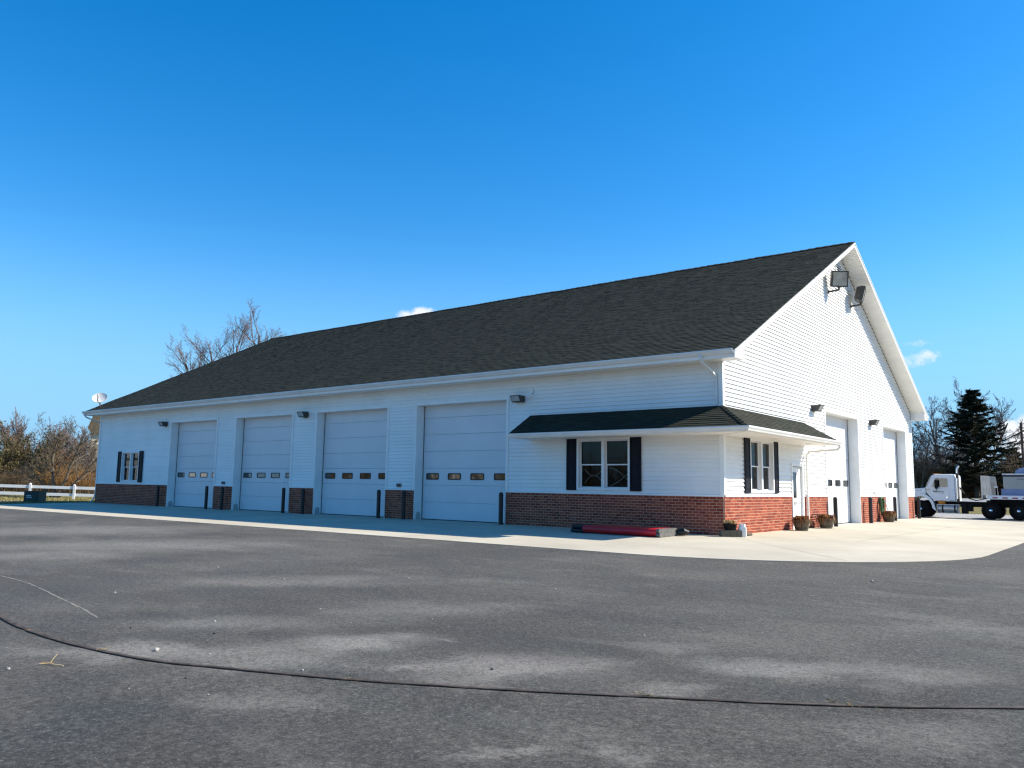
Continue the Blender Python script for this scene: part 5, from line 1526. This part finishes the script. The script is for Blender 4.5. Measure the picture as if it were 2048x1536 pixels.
# shrubs: many fine twigs, some with leaves
def shrub(label, loc, w, h, seed, twig, leaf=None, nst=70, group=None, name='shrub', leafn=0, leafs=0.12):
    t = thing(name, label, 'shrub', loc, 0, group)
    rd = random.Random(seed); st, lf = MB(), MB()
    for i in range(nst):
        a = rd.uniform(0, 2*pi); q = sqrt(rd.random())*w*0.35
        p = Vector((q*cos(a), q*sin(a), -0.15)); d = Vector((cos(a)*rd.uniform(0.05, 0.75), sin(a)*rd.uniform(0.05, 0.75), 1)).normalized()
        ln = h*rd.uniform(0.55, 1.08)
        pts = [p]
        for k in range(4):
            d = (d+rvec(rd)*0.13).normalized(); pts.append(pts[-1]+d*ln/4)
        tube3(st, pts, rd.uniform(0.012, 0.028), 0.006, 3)
        for k in range(11):
            u = rd.uniform(0.15, 1)*3.99; i0 = int(u); b0 = pts[i0].lerp(pts[i0+1], u-i0)
            dd = (pts[i0+1]-pts[i0]).normalized()*0.8+rvec(rd)*0.5; dd.normalize(); l2 = ln*rd.uniform(0.12, 0.34)
            m = b0+dd*l2*0.5+rvec(rd)*0.05; e = b0+dd*l2+rvec(rd)*0.08
            tube3(st, [b0, m, e], 0.011, 0.004, 3)
            for g in range(2):
                e2 = m+(dd+rvec(rd)*0.6).normalized()*l2*0.5; tube3(st, [m, e2], 0.007, 0.004, 3)
            if leaf:
                for g in range(leafn):
                    c = b0.lerp(e, rd.random())+rvec(rd)*0.10; s1 = rvec(rd).normalized()*leafs*rd.uniform(0.5, 1.3); s2 = s1.cross(rvec(rd)).normalized()*leafs*0.45
                    o = len(lf.v); lf.v.extend([tuple(c-s1), tuple(c+s2), tuple(c+s1), tuple(c-s2)]); lf.f.append((o, o+1, o+2, o+3)); lf.mi.append(0)
    st.build('stems', M[twig], t)
    if leaf: lf.build('leaves', M[leaf], t)
    return t
def shrub_at(px, dp, label, **k):
    x, y = at(px, dp); return shrub(label, (x, y, tz(x, y)), **k)
cedar = shrub_at(52, 76, 'tall olive green shrub with vines at the left behind the spreading tree', w=4.4, h=5.0, seed=2, twig='brush', leaf='olive', nst=80, leafn=4, leafs=0.15)
shrub_at(86, 78, 'rust brown vine covered shrub behind the spreading tree', w=3.4, h=5.0, seed=3, twig='brush', leaf='rustleaf', nst=70, leafn=3, leafs=0.13)
shrub_at(2, 74, 'yellow olive shrub at the far left picture edge', w=3.4, h=3.2, seed=4, twig='brush', leaf='yolive', nst=60, leafn=4, leafs=0.14)
shrub_at(152, 74, 'rounded orange brown twiggy shrub just left of the garage', w=4.2, h=2.5, seed=5, twig='rustbrush', nst=150)
sh_a = shrub_at(112, 80, 'brown twiggy shrub between the spreading tree and the orange shrub', w=4.0, h=3.0, seed=6, twig='brush', nst=110, group='brown twiggy shrubs')
for i, (px, dp, sc_, lab) in enumerate(((30, 72, 0.75, 'low brown twiggy shrub in front of the olive shrub'), (70, 84, 1.2, 'brown twiggy shrub deep behind the rust shrub'), (136, 88, 1.0, 'tall brown twiggy shrub behind the orange one'),
        (172, 82, 0.75, 'brown twiggy shrub at the left garage corner'), (-40, 80, 1.4, 'brown twiggy shrub outside the left edge'), (205, 84, 0.8, 'brown twiggy shrub half behind the left garage wall'),
        (1836, 78, 1.15, 'brown twiggy shrub beside the far garage corner'), (1866, 80, 1.3, 'brown twiggy shrub behind the truck hood'), (1898, 78, 1.1, 'brown twiggy shrub behind the truck cab'),
        (1930, 80, 1.0, 'brown twiggy shrub behind the exhaust stack'), (1962, 80, 0.9, 'brown twiggy shrub behind the trailer bulkhead'), (1850, 86, 1.7, 'tall brown twiggy shrub far behind the truck hood'),
        (1884, 90, 1.7, 'tall brown twiggy shrub left of the spruce'), (1815, 80, 1.5, 'brown twiggy shrub hidden by the garage corner'), (2020, 80, 1.2, 'brown twiggy shrub behind the trailer load'), (2070, 74, 1.4, 'brown twiggy shrub outside the right edge'))):
    x, y = at(px, dp); dup(sh_a, (x, y, tz(x, y)), i*1.3+0.4, lab, sc_)

# far-off brush lines that read as one mass
def brush_mass(name, segs, n, seed, hmin, hmax, mats=('brush',), w=0.03):
    rd = random.Random(seed); b = MB(); V, F = b.v, b.f
    for i in range(n):
        (x0, y0), (x1, y1), dp = segs[rd.randrange(len(segs))]
        t = rd.random(); off = rd.uniform(0, dp); nx, ny = -(y1-y0), (x1-x0); l = hypot(nx, ny)
        x = x0+(x1-x0)*t+nx/l*off; y = y0+(y1-y0)*t+ny/l*off; z = tz(x, y)-0.1
        h = rd.uniform(hmin, hmax)*(0.7+0.6*noise.noise((x*0.12, y*0.12, seed)))
        d = Vector((rd.gauss(0, 0.28), rd.gauss(0, 0.28), 1)); d.normalize()
        p = Vector((x, y, z)); s = Vector((rd.uniform(-1, 1), rd.uniform(-1, 1), 0)).normalized()*w
        e = p+d*h; o = len(V)
        V.extend([tuple(p-s), tuple(p+s), tuple(e)]); F.append((o, o+1, o+2)); b.mi.append(0)
        for g in range(5):
            q = p.lerp(e, rd.uniform(0.3, 0.95)); dd = (d*0.8+rvec(rd)*0.55).normalized()*h*rd.uniform(0.12, 0.35); o = len(V)
            V.extend([tuple(q-s*0.6), tuple(q+s*0.6), tuple(q+dd)]); F.append((o, o+1, o+2)); b.mi.append(0)
    return stuff(b.build(name, M[mats[0]]))
A0, A1, A2 = at(-160, 92), at(110, 92), at(330, 96)
brush_mass('far_brush', [(A0, A1, 8), (A1, A2, 8)], 5200, 3, 2.0, 4.3, ('twig_red',), 0.03)
A0, A1 = at(-150, 70), at(230, 72)
brush_mass('near_brush', [(A0, A1, 5)], 3800, 4, 0.6, 1.7, ('brush',), 0.03)
A0, A1, A2 = at(1700, 92), at(1900, 94), at(2260, 96)
brush_mass('far_brush', [(A0, A1, 8), (A1, A2, 8)], 5200, 5, 2.2, 4.6, ('brush',), 0.035)
A0, A1 = at(1780, 80), at(2200, 82)
brush_mass('near_brush', [(A0, A1, 4)], 2600, 6, 0.4, 1.2, ('brush',), 0.03)
# tree belt across the road, behind the camera: seen only as reflections in the glass
brush_mass('roadside_wood', [((-110, -75), (-30, -82), 12), ((-30, -82), (60, -80), 12), ((75, -70), (80, 30), 12)], 5200, 8, 5.0, 9.0, ('brush',), 0.16)

# grass blades on the sunlit strip along the fence
def grass_strip():
    rd = random.Random(2); b = MB(); V, F = b.v, b.f
    for i in range(26000):
        x = rd.uniform(-70, -38.0); y = rd.uniform(-4.0, 16)
        if rd.random() > 0.9 and x > -44: continue
        z = tz(x, y); h = rd.uniform(0.03, 0.11); a = rd.uniform(0, pi); o = len(V)
        V.extend([(x-cos(a)*0.02, y-sin(a)*0.02, z), (x+cos(a)*0.02, y+sin(a)*0.02, z), (x+rd.uniform(-.06, .06), y+rd.uniform(-.06, .06), z+h)])
        F.append((o, o+1, o+2)); b.mi.append(0)
    stuff(b.build('grass', M['grassblade']))
grass_strip()

# cream house far behind the left end
def house():
    x, y = at(226, 112); z = tz(x, y)+0.5
    t = thing('cream_house', 'cream walled house with brown gambrel roof half hidden by the garage', 'house', (x, y, z), radians(62))
    MB().box(-2.3, 9, -4, 4, -0.5, 5.9).build('wall', M['cream'], t)
    r = MB()
    pr = [(-2.75, 6.5), (-1.85, 9.2), (3.3, 10.2), (8.7, 9.2), (9.45, 6.5), (9.3, 5.9), (-2.3, 5.9)]
    r.prism(pr, -4.4, 4.4, 1); r.build('roof', M['brownroof'], t)
    MB().box(-2.42, -2.301, -4.15, 4.15, 5.55, 5.9).build('eave_board', M['cream'], t)
    for k in range(3):
        a = -0.5+k*3.2
        w = MB().box(a, a+1.1, -4.06, -4.001, 2.6, 4.2).build('window', M['white'], t)
        MB().box(a+0.1, a+1.0, -4.075, -4.061, 2.7, 4.1).build('pane', M['paneglass'], w)
house()

# ------------------------------------------------------------------ utility pole
x, y = at(2046, 62)
t = thing('utility_pole', 'rusty brown utility pole at the right picture edge', 'utility pole', (x, y, tz(x, y)))
MB().tube([(0, 0, -0.5), (0, 0, 5.95)], [0.11, 0.085], 10).build('pole', M['rust'], t, smooth=True)
b = MB()
pts = [(-0.1-i*1.1, 0.3*i, 5.3-0.9*(i/12)*(1-i/12)-0.05*i) for i in range(13)]
b.tube(pts, 0.012, 4); b.build('wire', M['chassis'], t)
b = MB(); b.tube([(0, 0, 5.55), (6, 0.5, 5.0), (14, 1, 5.2)], 0.012, 4); b.build('wire', M['chassis'], t)

# ------------------------------------------------------------------ truck, trailer and its load on the gravel
TX, TY = -1.86, 34.0
TZ = tz(-1.86+2, 35.0)+0.035
tr_ = thing('tractor_truck', 'white day cab tractor truck parked on the gravel behind the garage', 'truck', (TX, TY, TZ))
P_ = M['truckpaint']
def extr(pts, y0, y1, name, mat, par, bev=0.0):
    """side profile in x,z extruded across y (y0 is the near side)"""
    b = MB()
    if bev:
        cx = sum(p[0] for p in pts)/len(pts); cz = sum(p[1] for p in pts)/len(pts)
        ins = [(p[0]+(cx-p[0])*bev, p[1]+(cz-p[1])*bev) for p in pts]
        n = len(pts); e = 0.06
        rings = [(ins, y0), (pts, y0+e), (pts, y1-e), (ins, y1)]
        vs = [(p[0], y, p[1]) for ps, y in rings for p in ps]
        fs = [tuple(range(n-1, -1, -1)), tuple(range(3*n, 4*n))]
        for r in range(3):
            for i in range(n): fs.append((r*n+i, r*n+(i+1) % n, (r+1)*n+(i+1) % n, (r+1)*n+i))
        b.add(vs, fs)
    else: b.prism(pts, y0, y1, 1)
    return b.build(name, mat, par, smooth=True)
def wheel(x, y0, y1, par, front=False):
    w = MB(); r = 0.50
    w.lathe([(0.29, y0+0.03), (0.40, y0), (0.46, y0+0.015), (r, y0+0.06), (r, y1-0.06), (0.46, y1-0.01), (0.29, y1-0.02)], (x, 0, 0.5), 28, axis=1)
    tw = w.build('wheel', M['tyre'], par, smooth=True)
    k = MB()
    if front: k.lathe([(0.288, y0+0.04), (0.27, y0+0.02), (0.22, y0+0.05), (0.12, y0+0.0), (0.09, y0-0.05), (0.02, y0-0.06)], (x, 0, 0.5), 20, axis=1)
    else: k.lathe([(0.30, y0+0.012), (0.285, y0+0.0), (0.25, y0+0.10), (0.12, y0+0.14), (0.10, y0+0.02), (0.02, y0+0.01)], (x, 0, 0.5), 20, axis=1)
    k.build('rim', M['chassis'], tw, smooth=True)
    h = MB(); h.lathe([(0.095, y0+0.015), (0.085, y0-0.05), (0.05, y0-0.075), (0.005, y0-0.08)], (x, 0, 0.5), 16, axis=1); h.build('hub', M['chrome'], tw, smooth=True)
Y0, Y1 = 0.0, 2.1
wheel(-0.27, 0.02, 0.32, tr_, True); wheel(-0.27, 1.80, 2.08, tr_, True)
for xx in (3.50, 4.90):
    wheel(xx, -0.10, 0.42, tr_); wheel(xx, 1.68, 2.2, tr_)
for y in (0.62, 1.40): MB().box(-0.9, 5.6, y, y+0.10, 0.66, 0.95).build('frame_rail', M['chassis'], tr_)
for xx in (3.50, 4.90, -0.27): MB().tube([(xx, 0.3, 0.5), (xx, 1.8, 0.5)], 0.09, 8).build('axle', M['chassis'], tr_)
# cab
cab = extr([(0.02, 1.72), (0.13, 1.98), (0.30, 2.33), (0.42, 2.44), (0.60, 2.49), (1.48, 2.50), (1.60, 2.46), (1.66, 2.36), (1.66, 0.97), (0.55, 0.97), (0.30, 1.12), (0.06, 1.45)], Y0+0.08, Y1-0.08, 'cab', P_, tr_, 0.05)
extr([(0.30, 1.14), (0.56, 0.985), (1.28, 0.985), (1.33, 1.04), (1.33, 2.24), (1.26, 2.33), (0.62, 2.33), (0.52, 2.27), (0.27, 1.72), (0.25, 1.4)], Y0+0.065, Y0+0.10, 'door', P_, cab)
extr([(0.40, 1.76), (1.27, 1.76), (1.27, 2.20), (1.22, 2.26), (0.64, 2.26), (0.57, 2.20)], Y0+0.055, Y0+0.075, 'side_window', M['autoglass'], cab)
b = MB()
def off(p, q): return p
b.add([(0.035, Y0+0.24, 1.74), (0.035, Y1-0.24, 1.74), (0.30, Y1-0.3, 2.315), (0.30, Y0+0.3, 2.315), (0.01, Y0+0.24, 1.76), (0.01, Y1-0.24, 1.76), (0.27, Y1-0.3, 2.33), (0.27, Y0+0.3, 2.33)],
      [(0, 1, 2, 3), (4, 5, 6, 7), (0, 4, 7, 3), (1, 5, 6, 2), (0, 1, 5, 4), (3, 2, 6, 7)])
b.build('windshield', M['autoglass'], cab)
b = MB(); b.add([(0.06, Y0+0.072, 1.76), (0.12, Y0+0.072, 1.76), (0.37, Y0+0.072, 2.31), (0.31, Y0+0.072, 2.31), (0.06, Y0+0.09, 1.76), (0.12, Y0+0.09, 1.76), (0.37, Y0+0.09, 2.31), (0.31, Y0+0.09, 2.31)],
                   [(0, 1, 2, 3), (4, 5, 6, 7), (0, 3, 7, 4), (1, 2, 6, 5), (0, 1, 5, 4), (2, 3, 7, 6)])
b.build('corner_glass', M['autoglass'], cab)
MB().box(1.15, 1.24, Y0+0.048, Y0+0.0645, 1.16, 1.21).build('door_handle', M['chrome'], cab)
# lettering on the door, too small to read: short dark strokes on a swoosh
b = MB()
for k in range(14): 
    if k in (2,): continue
    xx = 0.58+k*0.035; zz = 1.475+0.012*sin(k*0.35)
    b.box(xx, xx+0.024, Y0+0.060, Y0+0.0648, zz, zz+0.045)
pts = [(0.56+0.04*i, Y0+0.062, 1.42+0.018*sin(i*0.55)) for i in range(14)]
b.tube(pts, 0.008, 4)
stuff(b.build('door_lettering', M['ink'], cab))
b = MB()
for k in range(9):
    if k == 3: continue
    b.box(-0.50+k*0.038, -0.475+k*0.038, Y0+0.085, Y0+0.0895, 1.535+k*0.003, 1.572+k*0.003)
stuff(b.build('hood_lettering', M['ink'], tr_))
# hood, fender, bumper
extr([(0.05, 1.45), (0.045, 1.715), (-0.25, 1.69), (-0.7, 1.63), (-1.05, 1.52), (-1.22, 1.30), (-1.25, 0.75), (-0.95, 0.62), (-0.9, 1.0), (-0.6, 1.2), (-0.1, 1.22), (0.06, 1.15)], Y0+0.09, Y1-0.09, 'hood', P_, tr_, 0.05)
fe = []
for k in range(13):
    a = radians(175-k*14.6); fe.append((-0.27+0.66*cos(a), 0.56+0.66*sin(a)))
outer = [(-0.27+0.80*cos(radians(178-k*12.5)), 0.56+0.82*sin(radians(178-k*12.5))) for k in range(15)]
extr(outer+[(0.62, 0.42), (0.54, 0.42)]+[p for p in reversed(fe)], Y0-0.04, Y0+0.36, 'fender', P_, tr_)
extr(outer+[(0.62, 0.42), (0.54, 0.42)]+[p for p in reversed(fe)], Y1-0.36, Y1+0.04, 'fender', P_, tr_)
MB().cbox(-1.38, -1.16, Y0-0.02, Y1+0.02, 0.42, 0.72, 0.06).build('bumper', M['chrome'], tr_)
MB().box(-1.265, -1.255, Y0+0.5, Y1-0.5, 0.8, 1.42).build('grille', M['chassis'], tr_)
for y in (Y0+0.1, Y1-0.4): MB().cbox(-1.24, -1.10, y, y+0.3, 0.85, 1.08, 0.03).build('headlight', M['chrome'], tr_)
MB().box(0.08, 0.26, Y0+0.055, Y0+0.07, 1.60, 1.635).build('side_marker', M['amber'], tr_)
# mirror, roof lights, exhaust stack
b = MB(); b.cbox(0.60, 0.78, Y0-0.24, Y0-0.12, 1.66, 2.16, 0.03); b.build('mirror', M['chassis'], tr_)
MB().tube([(0.62, Y0+0.07, 2.24), (0.69, Y0-0.18, 2.22), (0.69, Y0-0.18, 2.16)], 0.016, 6).build('mirror_bracket', M['chassis'], tr_)
MB().tube([(0.48, Y0+0.07, 1.55), (0.52, Y0-0.18, 1.50), (0.69, Y0-0.18, 1.52), (0.69, Y0-0.18, 1.66)], 0.020, 6).build('mirror_bracket', M['chassis'], tr_)
for y in (0.3, 0.67, 1.05, 1.43, 1.8): MB().cbox(0.46, 0.62, y-0.05, y+0.05, 2.48, 2.545, 0.02).build('roof_light', M['amber'], tr_)
MB().tube([(0.95, 0.5, 2.49), (0.93, 0.5, 2.85)], 0.006, 4).build('antenna', M['chassis'], tr_)
b = MB(); b.tube([(1.78, 0.22, 0.9), (1.78, 0.22, 2.55)], 0.075, 12); b.build('exhaust_stack', M['rust'], tr_, smooth=True)
b = MB(); b.tube([(1.775, 0.125, 1.10), (1.775, 0.125, 2.28)], 0.055, 10); b.build('heat_shield', M['chrome'], tr_, smooth=True)
b = MB(); b.tube([(1.78, 0.22, 2.55), (1.78, 0.22, 2.74), (1.80, 0.22, 2.84), (1.90, 0.22, 2.97)], 0.062, 12); b.build('stack_tip', M['chrome'], tr_, smooth=True)
b = MB(); b.box(1.665, 1.70, Y0+0.12, Y0+0.2, 0.97, 2.3); b.build('cab_extender', P_, tr_)
b = MB(); b.prism([(1.36, 1.62), (1.62, 1.50), (1.64, 1.25), (1.46, 1.25)], Y0+0.055, Y0+0.075, 1); b.build('white_placard', M['white'], tr_)
# tank and steps
b = MB(); b.lathe([(0.02, 0.0), (0.22, 0.0), (0.25, 0.03), (0.25, 1.09), (0.22, 1.12), (0.02, 1.12)], (0.62, 0.26, 0.55), 24, axis=0); tk = b.build('fuel_tank', M['alu'], tr_, smooth=True)
for xx in (0.90, 1.56):
    b = MB(); b.lathe([(0.255, 0), (0.262, 0.01), (0.262, 0.07), (0.255, 0.08)], (xx, 0.26, 0.55), 24, axis=0); b.build('tank_strap', M['chassis'], tk)
for z in (0.30, 0.77): MB().tube([(0.64, -0.03, z), (1.92, -0.03, z)], 0.022, 6).build('step_bar', M['alu'], tr_)
for xx in (0.66, 1.84): MB().tube([(xx, -0.03, 0.3), (xx, -0.03, 0.77)], 0.018, 6).build('step_upright', M['alu'], tr_)
b = MB(); b.lathe([(0.16, 0), (0.17, 0.02), (0.17, 0.34), (0.16, 0.36)], (0.72, 0.2, 0.90), 14, axis=0); b.build('air_tank', M['amber'], tr_, smooth=True)
b = MB(); b.box(1.95, 2.25, 0.05, 0.5, 0.28, 0.82); b.build('battery_box', M['chassis'], tr_)
b = MB(); b.box(2.28, 2.52, 0.08, 0.5, 0.42, 0.80); b.build('battery_box', M['chassis'], tr_)
b = MB(); b.cbox(3.2, 4.9, 0.45, 1.65, 0.95, 1.05, 0.1); b.build('fifth_wheel', M['chassis'], tr_)
for y in (0.85, 1.05, 1.2):
    MB().tube([(1.75, y, 1.75), (1.95, y, 1.45), (2.25, y, 1.12), (2.6, y, 1.03), (2.95, y, 1.10), (3.35, y, 1.18)], 0.022, 6).build('air_hose', M['chassis'], tr_, smooth=True)
# trailer
tl = thing('flatbed_trailer', 'aluminium flatbed trailer with tall bulkhead and red and white tape', 'trailer', (TX, TY, TZ))
MB().box(3.35, 16.0, -0.12, 2.22, 1.24, 1.33).build('deck', M['alu'], tl)
MB().box(3.35, 16.0, -0.145, -0.121, 1.12, 1.335).build('side_rail', M['white'], tl)
for k in range(24):
    a = 3.62+k*0.5
    MB().box(a, a+0.27, -0.150, -0.1455, 1.165, 1.235).build('red_tape', M['redtape'], tl)
for y in (0.55, 1.45): MB().box(3.4, 16.0, y, y+0.1, 0.98, 1.235).build('beam', M['chassis'], tl)
b = MB()
b.box(3.06, 3.12, -0.12, 2.22, 1.12, 2.42); bh = b.build('bulkhead', M['alu'], tl)
MB().prism([(3.121, 1.34), (3.62, 1.34), (3.50, 2.40), (3.121, 2.42)], -0.12, -0.08, 1).build('gusset', M['alu'], bh)
MB().prism([(3.121, 1.34), (3.62, 1.34), (3.50, 2.40), (3.121, 2.42)], 2.18, 2.22, 1).build('gusset', M['alu'], bh)
for xx, s in ((3.121, 0), (3.30, 0.03), (3.44, 0.05)):
    MB().box(xx, xx+0.05, -0.145, -0.1205, 1.34, 2.40).build('gusset_rib', M['alu'], bh)
for xx in (11.0, 12.4): wheel(xx, -0.10, 0.42, tl); wheel(xx, 1.68, 2.2, tl)
# machine on the trailer
ld = thing('machine_load', 'grey and blue machine housing with a navy stripe loaded on the trailer', 'machine', (TX, TY, TZ+1.331))
MB().cbox(4.05, 8.8, 0.12, 1.98, 0.0, 0.36, 0.03).build('blue_base', M['bluepaint'], ld)
MB().cbox(4.17, 8.7, 0.14, 1.96, 0.362, 1.03, 0.04).build('grey_housing', M['machgrey'], ld)
MB().cbox(4.155, 8.72, 0.125, 1.975, 1.031, 1.145, 0.04).build('navy_stripe', M['navy'], ld)
MB().cbox(4.13, 8.74, 0.10, 2.0, 1.146, 1.20, 0.04).build('top_trim', M['soffit'], ld)
extr([(4.75, 1.201), (4.80, 1.36), (4.95, 1.48), (5.3, 1.56), (7.5, 1.58), (7.8, 1.45), (7.9, 1.201)], 0.3, 1.8, 'blue_hood', M['bluepaint'], ld, 0.04)
fc = bpy.data.curves.new('machine_lettering', 'FONT'); fc.body = 'LINK-BELT'; fc.size = 0.16; fc.extrude = 0.003
fo = bpy.data.objects.new('machine_lettering', fc); COL.objects.link(fo); fo.parent = ld
fo.location = (4.86, 0.135, 0.86); fo.rotation_euler = (pi/2, 0, 0); fo.scale = (1, 0.72, 1)
fc.materials.append(M['ink'])
bpy.context.view_layer.update()
dg = bpy.context.evaluated_depsgraph_get()
me_ = bpy.data.meshes.new_from_object(fo.evaluated_get(dg))
fm = put('machine_lettering', me_, ld); fm.location = fo.location; fm.rotation_euler = fo.rotation_euler; fm.scale = fo.scale
bpy.data.objects.remove(fo)
for xx in (3.78, 3.92):
    MB().tube([(xx, 0.3, 0.0), (xx, 0.3, 0.42)], 0.05, 8).build('control_post', M['chassis'], ld)
MB().cbox(3.68, 3.86, 0.22, 0.4, 0.42, 0.50, 0.02).build('control_box', M['white'], ld)

def shed(x, y, w, h, label):  # unseen shed added behind the camera to show bright in the door glass
    t = thing('reflection_shed', label, 'shed', (x, y, tz(x, y)))
    MB().box(-w/2, w/2, -6, 0, -0.5, h).build('wall', M['white'], t)
    MB().prism([(-0.5-6, h), (-3, h+2.2), (0.5, h)], -w/2-0.4, w/2+0.4, 0).build('roof', M['gutter'], t)
shed(-80, -70, 16, 4.5, 'long white shed added out of view to brighten the door glass reflections')
shed(-165, -74, 44, 5.5, 'wide white shed added out of view to brighten the leftmost door glass')

# dry straw caught along the joint
def joint_debris():
    rd = random.Random(12); b = MB()
    for (x, y), n in (((6.36, -15.81), 16), ((7.5, -15.1), 14), ((4.42, -16.86), 8), ((2.0, -17.58), 5), ((0.6, -17.62), 5)):
        for i in range(n):
            a = rd.uniform(0, 2*pi); r = abs(rd.gauss(0, 0.07)); px, py = x+r*cos(a)*1.6, y+r*sin(a)*0.6; l = rd.uniform(0.012, 0.035); t = rd.uniform(0, pi); z = gz(px, py)-0.004
            b.add([(px-cos(t)*l, py-sin(t)*l, z), (px-cos(t)*l+sin(t)*0.003, py-sin(t)*l-cos(t)*0.003, z), (px+cos(t)*l, py+sin(t)*l, z+rd.uniform(0.002, 0.014)), (px+cos(t)*l-sin(t)*0.003, py+sin(t)*l+cos(t)*0.003, z+0.003)], [(0, 1, 2), (0, 2, 3)])
    stuff(b.build('joint_straw', M['straw']))
joint_debris()

for o in (tr_, tl, ld): o.scale = (1.0, 1.05, 1.06)
ld.location.z = TZ+1.331*1.06
